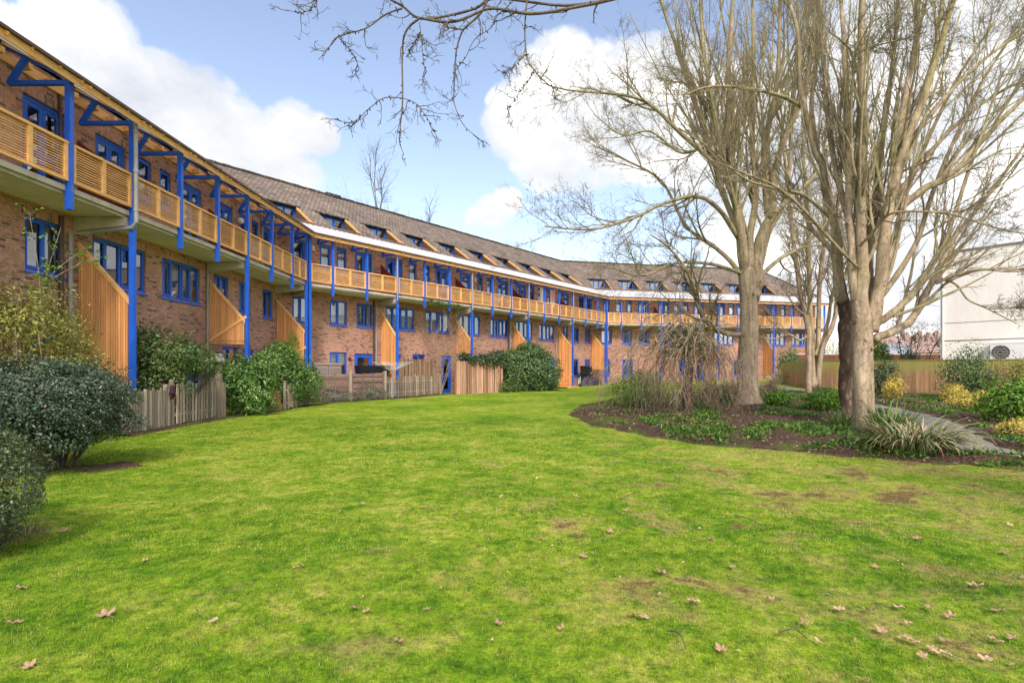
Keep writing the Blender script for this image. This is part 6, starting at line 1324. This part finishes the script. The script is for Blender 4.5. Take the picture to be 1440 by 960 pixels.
bush_at('brown bare-twigged clump beside the thick forked trunk', 1080, 22.0, .42, .75, 600, .06, G['dry'], lump=.5, twigs=10, stems=16, stemmat='weep')
bush_at('dark leafy shrub against the far wing under its end windows', 1108, 44, .95, 3.0, 2200, .15, G['bush'], lump=.5, inner=.3)
def straps(label, x, Y, n, Lr, wd, mat, spread=.3, droop=1.0, cat='plant', name='strap_plant', **kw):
    X = (x - 720) / F * Y; t = thing(name, (X, Y, hgt(X, Y)), label, cat); strap_clump(t, (X, Y, hgt(X, Y)), n, Lr, wd, mat, spread=spread, droop=droop, **kw); return t
straps('big arching clump of cream striped strap leaves at the lawn edge', 1283, 9.75, 460, (.55, 1.12), .036, G['strap'], .5, 1.1, up=.85)
straps('dark green strap leaves growing at the foot of the tall pale trunk', 1252, 11.6, 150, (.6, 1.1), .03, G['greenstrap'], .35, .8)
straps('green strap leaves on the lawn side of the tall pale trunk', 1186, 13.0, 80, (.4, .8), .024, G['greenstrap'], .3, .7)
straps('green strap leaves behind the thick forked trunk', 1088, 19.6, 90, (.5, .95), .03, G['greenstrap'], .3, .8)
straps('broad low clump of arching leaves on the grass before the far wing', 1108, 40.5, 160, (.8, 1.5), .06, G['strap'], 1.3, .9, rng=(.2, .75))
# the weeping tree: a short rough trunk, an umbrella of arching twigs, a small leafy top
Yw = 17.2; X = (967 - 720) / F * Yw; gz = hgt(X, Yw); t = thing('weeping_tree', (X, Yw, gz), 'small weeping tree with a curtain of bare brown twigs reaching the mulch', 'tree'); tb, cb = MB(), MB()
S = smooth_line(np.array([(X + .02, Yw, gz - .2), (X - .02, Yw, gz + .7), (X + .05, Yw, gz + 1.5), (X, Yw, gz + 2.25)]), 6); tb.tube(S, np.linspace(.17, .13, len(S)) * (1 + .25 * (vnoise(np.arange(len(S)) * .8, np.zeros(len(S))) - .5)), 11); top = np.array([X, Yw, gz + 2.2]); LP = []
for i in range(84):
    a = nr.uniform(0, 2 * math.pi); rad = nr.uniform(.45, 1.5) * (1.0 + .8 * max(0, -math.cos(a))); d = np.array([math.cos(a), math.sin(a), 0]); hz_ = nr.uniform(-.2, .65); end = nr.uniform(.15, 1.1)
    P = smooth_line(np.array([top + d * .08 + (0, 0, nr.uniform(-.3, .15)), top + d * rad * .45 + (0, 0, hz_), top + d * rad * .85 + (0, 0, hz_ * .3 - .3), top + d * rad * 1.12 + (0, 0, -1.1), np.array([*(top + d * rad * 1.2)[:2], gz + end])]) + nr.normal(size=(5, 3)) * .19, 5)
    rr = np.linspace(.021, .004, len(P)); cb.cr = .6; cb.tube(P, rr, 5); cb.cr = .35
    for k in range(8):
        p, r, q = along(P, rr, nr.uniform(.2, .97)); b0 = deflect(q, nr.uniform(.3, .9)); b0 = un(b0 + np.array([0, 0, -.5])); Q = [p]; dd = b0
        Ln = min(nr.uniform(.5, 1.4), max(.3, p[2] - gz))
        for j in range(6): dd = un(dd + np.array([0, 0, -.17]) + nr.normal(size=3) * .2); Q.append(Q[-1] + dd * Ln / 6)
        Q = np.array(Q); Q[:, 2] = np.maximum(Q[:, 2], gz + .03); cb.tube(Q, np.linspace(.007, .003, 7), 3, cap=False)
        for j in range(3): z = Q[nr.randint(2, 7)]; e = un(nr.normal(size=3) + (0, 0, -.6)); e2 = z + e * nr.uniform(.1, .35); e2[2] = max(e2[2], gz + .02); cb.tube([z, (z + e2) / 2 + nr.normal(size=3) * .02, e2], .003, 3, cap=False)
    for k in range(16): LP.append(along(P, rr, nr.uniform(0, .45))[0] + nr.normal(size=3) * .14)
tb.build('trunk', M['flaky'], t, smooth=True); cb.build('crown', M['weep'], t, smooth=True)
n = len(LP); leaf_mesh('leaves', LP, un(rand_unit(n) + (0, 0, .6)) if False else rand_unit(n) + np.array([0, 0, .6]), rand_unit(n), .085, .05, G['green'], t, nr.rand(n))

# ground cover, leaf litter, fallen leaves, grass
def scatter(n, poly=None, xr=(2, 20), yr=(8, 32)):
    P = np.stack([nr.uniform(*xr, n), nr.uniform(*yr, n)], 1); P = P[bed_sd(P) > .12]; return P[seg_dist(P, PATHL, False) > .7]
P = scatter(60000); vis = np.abs(P[:, 0]) < P[:, 1] * 1.05 + 1; P = P[vis]
mk = vnoise(P[:, 0] + 5, P[:, 1], .9) * .6 + vnoise(P[:, 0], P[:, 1] + 9, 2.3) * .4 + .10 * (bed_sd(P) < 1.6) * (P[:, 0] > 4.2) - .25 * (P[:, 0] < 3.6); K = P[mk > .58]; K = K[: 9000]
z = np.maximum(hbed(K[:, 0], K[:, 1]), h0(K[:, 0], K[:, 1])); n = len(K); V, Fc, Rv = [], [], []
rep = 4; B = np.repeat(np.column_stack([K, z]), rep, 0); n = len(B); B[:, :2] += nr.normal(size=(n, 2)) * .05
Nn = rand_unit(n) * .7 + np.array([0, -.2, .6]); Nn /= np.linalg.norm(Nn, axis=1)[:, None]
o = leaf_mesh('ground_cover', B + np.array([0, 0, .01]), Nn, rand_unit(n) + np.array([0, 0, .9]), nr.uniform(.05, .14, n), nr.uniform(.02, .05, n), G['cover'], None, nr.rand(n)); tag(o, 'low green plants spreading in patches over the soil of the bed', 'ground cover', kind='stuff')
P = scatter(26000); P = P[np.abs(P[:, 0]) < P[:, 1] * 1.05 + 1]; P = P[vnoise(P[:, 0], P[:, 1], 1.4) > .32][:15000]; n = len(P); z = np.maximum(hbed(P[:, 0], P[:, 1]), h0(P[:, 0], P[:, 1])) + .012
Nn = rand_unit(n) * .55 + np.array([0, 0, 1.0]); Nn /= np.linalg.norm(Nn, axis=1)[:, None]
o = leaf_mesh('leaf_litter', np.column_stack([P, z]), Nn, rand_unit(n), nr.uniform(.03, .09, n), nr.uniform(.02, .055, n), G['dry'], None, nr.rand(n) ** 1.4, .15); tag(o, 'brown dead leaves and bark chips strewn over the soil of the bed', 'leaf litter', kind='stuff')
# soil strips and plants under the side shrubs and along the fences
def strip(name, pts, wd, seed):
    S = smooth_line(np.array(pts, float), 8); t_ = np.gradient(S, axis=0); t_ /= np.linalg.norm(t_, axis=1)[:, None]; nn_ = np.stack([-t_[:, 1], t_[:, 0]], 1); mb = MB(); c_ = np.linspace(-1, 1, 7)
    for i in range(len(S) - 1):
        for j in range(6):
            q = []
            for (a, b) in ((i, j), (i, j + 1), (i + 1, j + 1), (i + 1, j)):
                w_ = wd * (.75 + .5 * float(vnoise(a * .55, seed + (3 if c_[b] > 0 else 0)))); p = S[a] + nn_[a] * c_[b] * w_; q.append((p[0], p[1], float(h0(*p)) + .045 * (1 - abs(c_[b]) ** 2.5) - .035 * abs(c_[b])))
            mb.quad(q[::-1])
    o = mb.build(name, M['soil'], smooth=True); tag(o, kind='structure'); return S
for pts, wd in (([(-9.5, 6.6), (-8.0, 8.0), (-6.7, 8.5), (-6.4, 8.9)], .6), ([(-7, 4.0), (-5.6, 4.5), (-4.9, 5.2)], .3), ([(-9.2, 12.5), (-9.25, 17), (-9.1, 20), (-8.7, 23.5), (-7.9, 25.6), (-6.4, 27.9)], .42), ([(-6.4, 27.9), (-4.2, 32.6), (-1.5, 35.6), (.8, 37.0), (3.4, 39.6)], .42)): strip('soil_strip', pts, wd, pts[0][1])

t = thing('trailing_plant', wB.T(8.3, -.1, 5.6), 'green trailing plant hanging over the balcony edge of the longest wing', 'plant')
P, Nn, up, sl, sw, rv = blob_leaves([(wB.T(7.7, -.02, 5.62), (.5, .12, .14)), (wB.T(8.4, -.05, 5.5), (.6, .14, .16)), (wB.T(9.3, -.02, 5.45), (.6, .12, .12)), (wB.T(10.0, .0, 5.5), (.4, .1, .1))], 1500, .075, lump=.5, inner=.2); leaf_mesh('foliage', P, Nn, up, sl, sw, G['green'], t, rv)
mb = MB(); mb.tube(smooth_line(np.array([wB.T(7.3, .12, 5.72), wB.T(8.2, -.08, 5.55), wB.T(9.3, -.1, 5.46), wB.T(10.2, -.06, 5.5)]), 5), .012, 5); mb.build('stems', M['weep'], t)

# fallen leaves on the lawn: each one an object
def leaf_proto(kind):
    """a curled plane leaf with five lobes, or a plain oval one"""
    mb = MB(); n = 20; out = []
    for i in range(n):
        a = 2 * math.pi * i / n
        if kind == 0: r = .052 * (0.62 + .40 * abs(math.cos(2.5 * (a - math.pi / 2))) ** 1.6) * (1 if math.sin(a) > -.8 else .6)
        else: r = .05 * (abs(math.sin(a)) * .75 + .34)
        x, y = r * math.cos(a), r * math.sin(a); out.append((x, y, .25 * (abs(x) ** 1.1) + 2.6 * y * y + .006 * math.sin(5 * a) + .004))
    c = (0, 0, .004)
    for i in range(n): mb.quad([c, out[i], out[(i + 1) % n]], r=.62 + .3 * kind)
    mb.tube([(0, -.035, .01), (.004, -.065, .014), (.012, -.085, .008)], [.0022, .0018, .0012], 4)
    return mb
protos = []
LG = 'dead leaves fallen on the lawn'
spots = [(150, 868), (88, 748), (30, 830), (300, 876), (245, 745), (482, 695), (510, 710), (545, 692), (338, 766), (498, 858), (515, 862), (623, 808), (734, 832), (857, 750), (930, 808), (658, 722), (640, 724), (568, 722), (722, 668), (755, 674), (868, 677), (790, 887), (1304, 857), (1265, 858), (1373, 828), (1232, 800), (1210, 738), (1322, 922), (1283, 906), (1015, 917), (820, 785), (1278, 880), (1115, 752), (968, 665), (590, 640), (1204, 692), (760, 760), (1330, 905), (1400, 905), (1180, 860), (265, 712), (20, 880), (1090, 700), (930, 706), (1360, 735), (1030, 800), (42, 940), (705, 700), (1290, 760), (1412, 780), (1130, 880), (975, 850), (1296, 925), (1310, 915), (1268, 900), (1340, 928), (1355, 912), (1240, 890), (1222, 862), (1385, 930), (1405, 862), (1425, 900), (1335, 870), (1150, 905), (1060, 880), (1085, 845), (890, 868), (905, 872), (1000, 760), (880, 720), (810, 700), (1420, 740), (1440, 815), (560, 905), (600, 860), (420, 800), (205, 790), (700, 880)]
for i, (x, y) in enumerate(spots):
    Y = EYE * F / (y - HZ); X = (x - 720) / F * Y; z = float(h0(X, Y)) + .018
    kind = 1 if i % 4 == 3 or i == 23 else 0
    big = i in (0, 1, 2, 22, 24, 14)
    if len(protos) <= kind and kind == len(protos):
        o = leaf_proto(kind).build('dry_leaf', G['dry'], rattr=True); protos.append(o)
    elif kind < len(protos): o = protos[kind].copy(); col.objects.link(o)
    else: o = leaf_proto(kind).build('dry_leaf', G['dry'], rattr=True); protos.append(o)
    o.location = (X, Y, z); o.rotation_euler = (rnd.uniform(-.35, .35), rnd.uniform(-.35, .35), rnd.uniform(0, 6.28)); s = rnd.uniform(.48, .85) * (1.35 if big else 1); o.scale = (s, s, s * rnd.uniform(.8, 1.6))
    tag(o, 'plain oval dead brown leaf lying on the grass' if kind else 'curled lobed dead brown leaf lying on the grass', 'leaf', LG)
for i, (x0, y0, x1, y1) in enumerate(((1032, 728, 1080, 748), (872, 705, 900, 695), (938, 893, 965, 918), (1095, 895, 1135, 903), (590, 718, 610, 722))):
    Y0, Y1 = EYE * F / (y0 - HZ), EYE * F / (y1 - HZ); a = np.array([(x0 - 720) / F * Y0, Y0, .03 + float(h0((x0 - 720) / F * Y0, Y0))]); b = np.array([(x1 - 720) / F * Y1, Y1, .025 + float(h0((x1 - 720) / F * Y1, Y1))])
    mb = MB(); m = (a + b) / 2 + np.array([.03, .04, .015]); S = smooth_line(np.array([a, m, b]), 4); mb.tube(S, np.linspace(.006, .0025, len(S)), 5); mb.tube([m, m + (.06, .05, .01)], .003, 4)
    o = mb.build('fallen_twig', M['darktwig']); tag(o, 'thin dark twig lying on the lawn grass', 'twig', 'twigs dropped on the lawn')

# grass: blades on the part of the lawn near the camera, thinning out with distance
def blades(name, y0, y1, dens, hgt_, wid, lab):
    area = .97 * (y1 * y1 - y0 * y0) + 2 * (y1 - y0) * .4; n = int(area * dens)
    Y = np.sqrt(nr.uniform(y0 * y0, y1 * y1, n)); X = nr.uniform(-1, 1, n) * (Y * .99 + .4); P = np.stack([X, Y], 1)
    clump = vnoise(X, Y, 5.0) * .5 + vnoise(X + 3, Y + 8, 1.5) * .5
    k = (bed_sd(P) < .05 + .12 * (nr.rand(n) - .5)) & (X > -10.2 + 0.05 * nr.rand(n)) & (seg_dist(P, PATHL, False) > .5) & (nr.rand(n) < .45 + clump)
    k &= ~((X < -9.2 + .25 * nr.rand(n)) & (Y > 12))
    P = P[k]; n = len(P); Z = h0(P[:, 0], P[:, 1]) - .004 + (vnoise(P[:, 0], P[:, 1], 0.6) - 0.5) * 0.03
    a = nr.uniform(0, 2 * math.pi, n); d = np.stack([np.cos(a), np.sin(a), np.zeros(n)], 1); s = np.stack([-d[:, 1], d[:, 0], np.zeros(n)], 1)
    h = hgt_ * nr.uniform(.45, 1.25, n) * (.7 + .6 * clump[k]); lean = nr.uniform(.1, 1.15, n); w_ = wid * nr.uniform(.6, 1.3, n)
    B = np.column_stack([P, Z]); tip = B + d * (h * lean)[:, None] + np.array([0, 0, 1.0]) * (h * np.sqrt(np.maximum(.15, 1 - .55 * lean ** 2)))[:, None]; mid = B * .5 + tip * .5 - d * (h * lean * .15)[:, None] + np.array([0, 0, 1.0]) * (h * .06)[:, None]
    V = np.stack([B - s * w_[:, None] * .5, B + s * w_[:, None] * .5, mid - s * w_[:, None] * .4, mid + s * w_[:, None] * .4, tip], 1).reshape(-1, 3); i = np.arange(n) * 5
    Fc = np.concatenate([np.stack([i, i + 1, i + 3], 1), np.stack([i, i + 3, i + 2], 1), np.stack([i + 2, i + 3, i + 4], 1)])
    o = np_mesh(name, V, Fc, M['blades'], None, np.repeat(nr.rand(n), 5)); tag(o, lab, 'grass', kind='stuff')
blades('lawn_grass', 2.3, 4.6, 10000, .024, .003, 'short tufty green grass with straw coloured tufts nearest the camera')
blades('lawn_grass', 4.6, 8.5, 3600, .026, .0055, 'short green grass across the middle of the lawn')
blades('lawn_grass', 8.5, 17, 1000, .030, .010, 'short bright green grass at the far part of the lawn')

n = 5200; Y = np.sqrt(nr.uniform(2.4 ** 2, 15 ** 2, n)); X = nr.uniform(-1, 1, n) * (Y * .99 + .3); P = np.stack([X, Y], 1)
k = (bed_sd(P) < -.05) & (X > -9.2) & (vnoise(X, Y, .8) * .6 + vnoise(X + 4, Y, 2.6) * .4 + .035 * (X + 2 - Y * .25) > .47); P = P[k]; n = len(P)
Nn = rand_unit(n) * .6 + np.array([0, 0, 1.0]); Nn /= np.linalg.norm(Nn, axis=1)[:, None]
o = leaf_mesh('lawn_debris', np.column_stack([P, h0(P[:, 0], P[:, 1]) + nr.uniform(.008, .028, n)]), Nn, rand_unit(n), nr.uniform(.012, .045, n), nr.uniform(.006, .022, n), G['dry'], None, nr.rand(n) ** 1.3, .15); tag(o, 'crumbs of dead leaf and twig caught in the lawn grass', 'debris', kind='stuff')
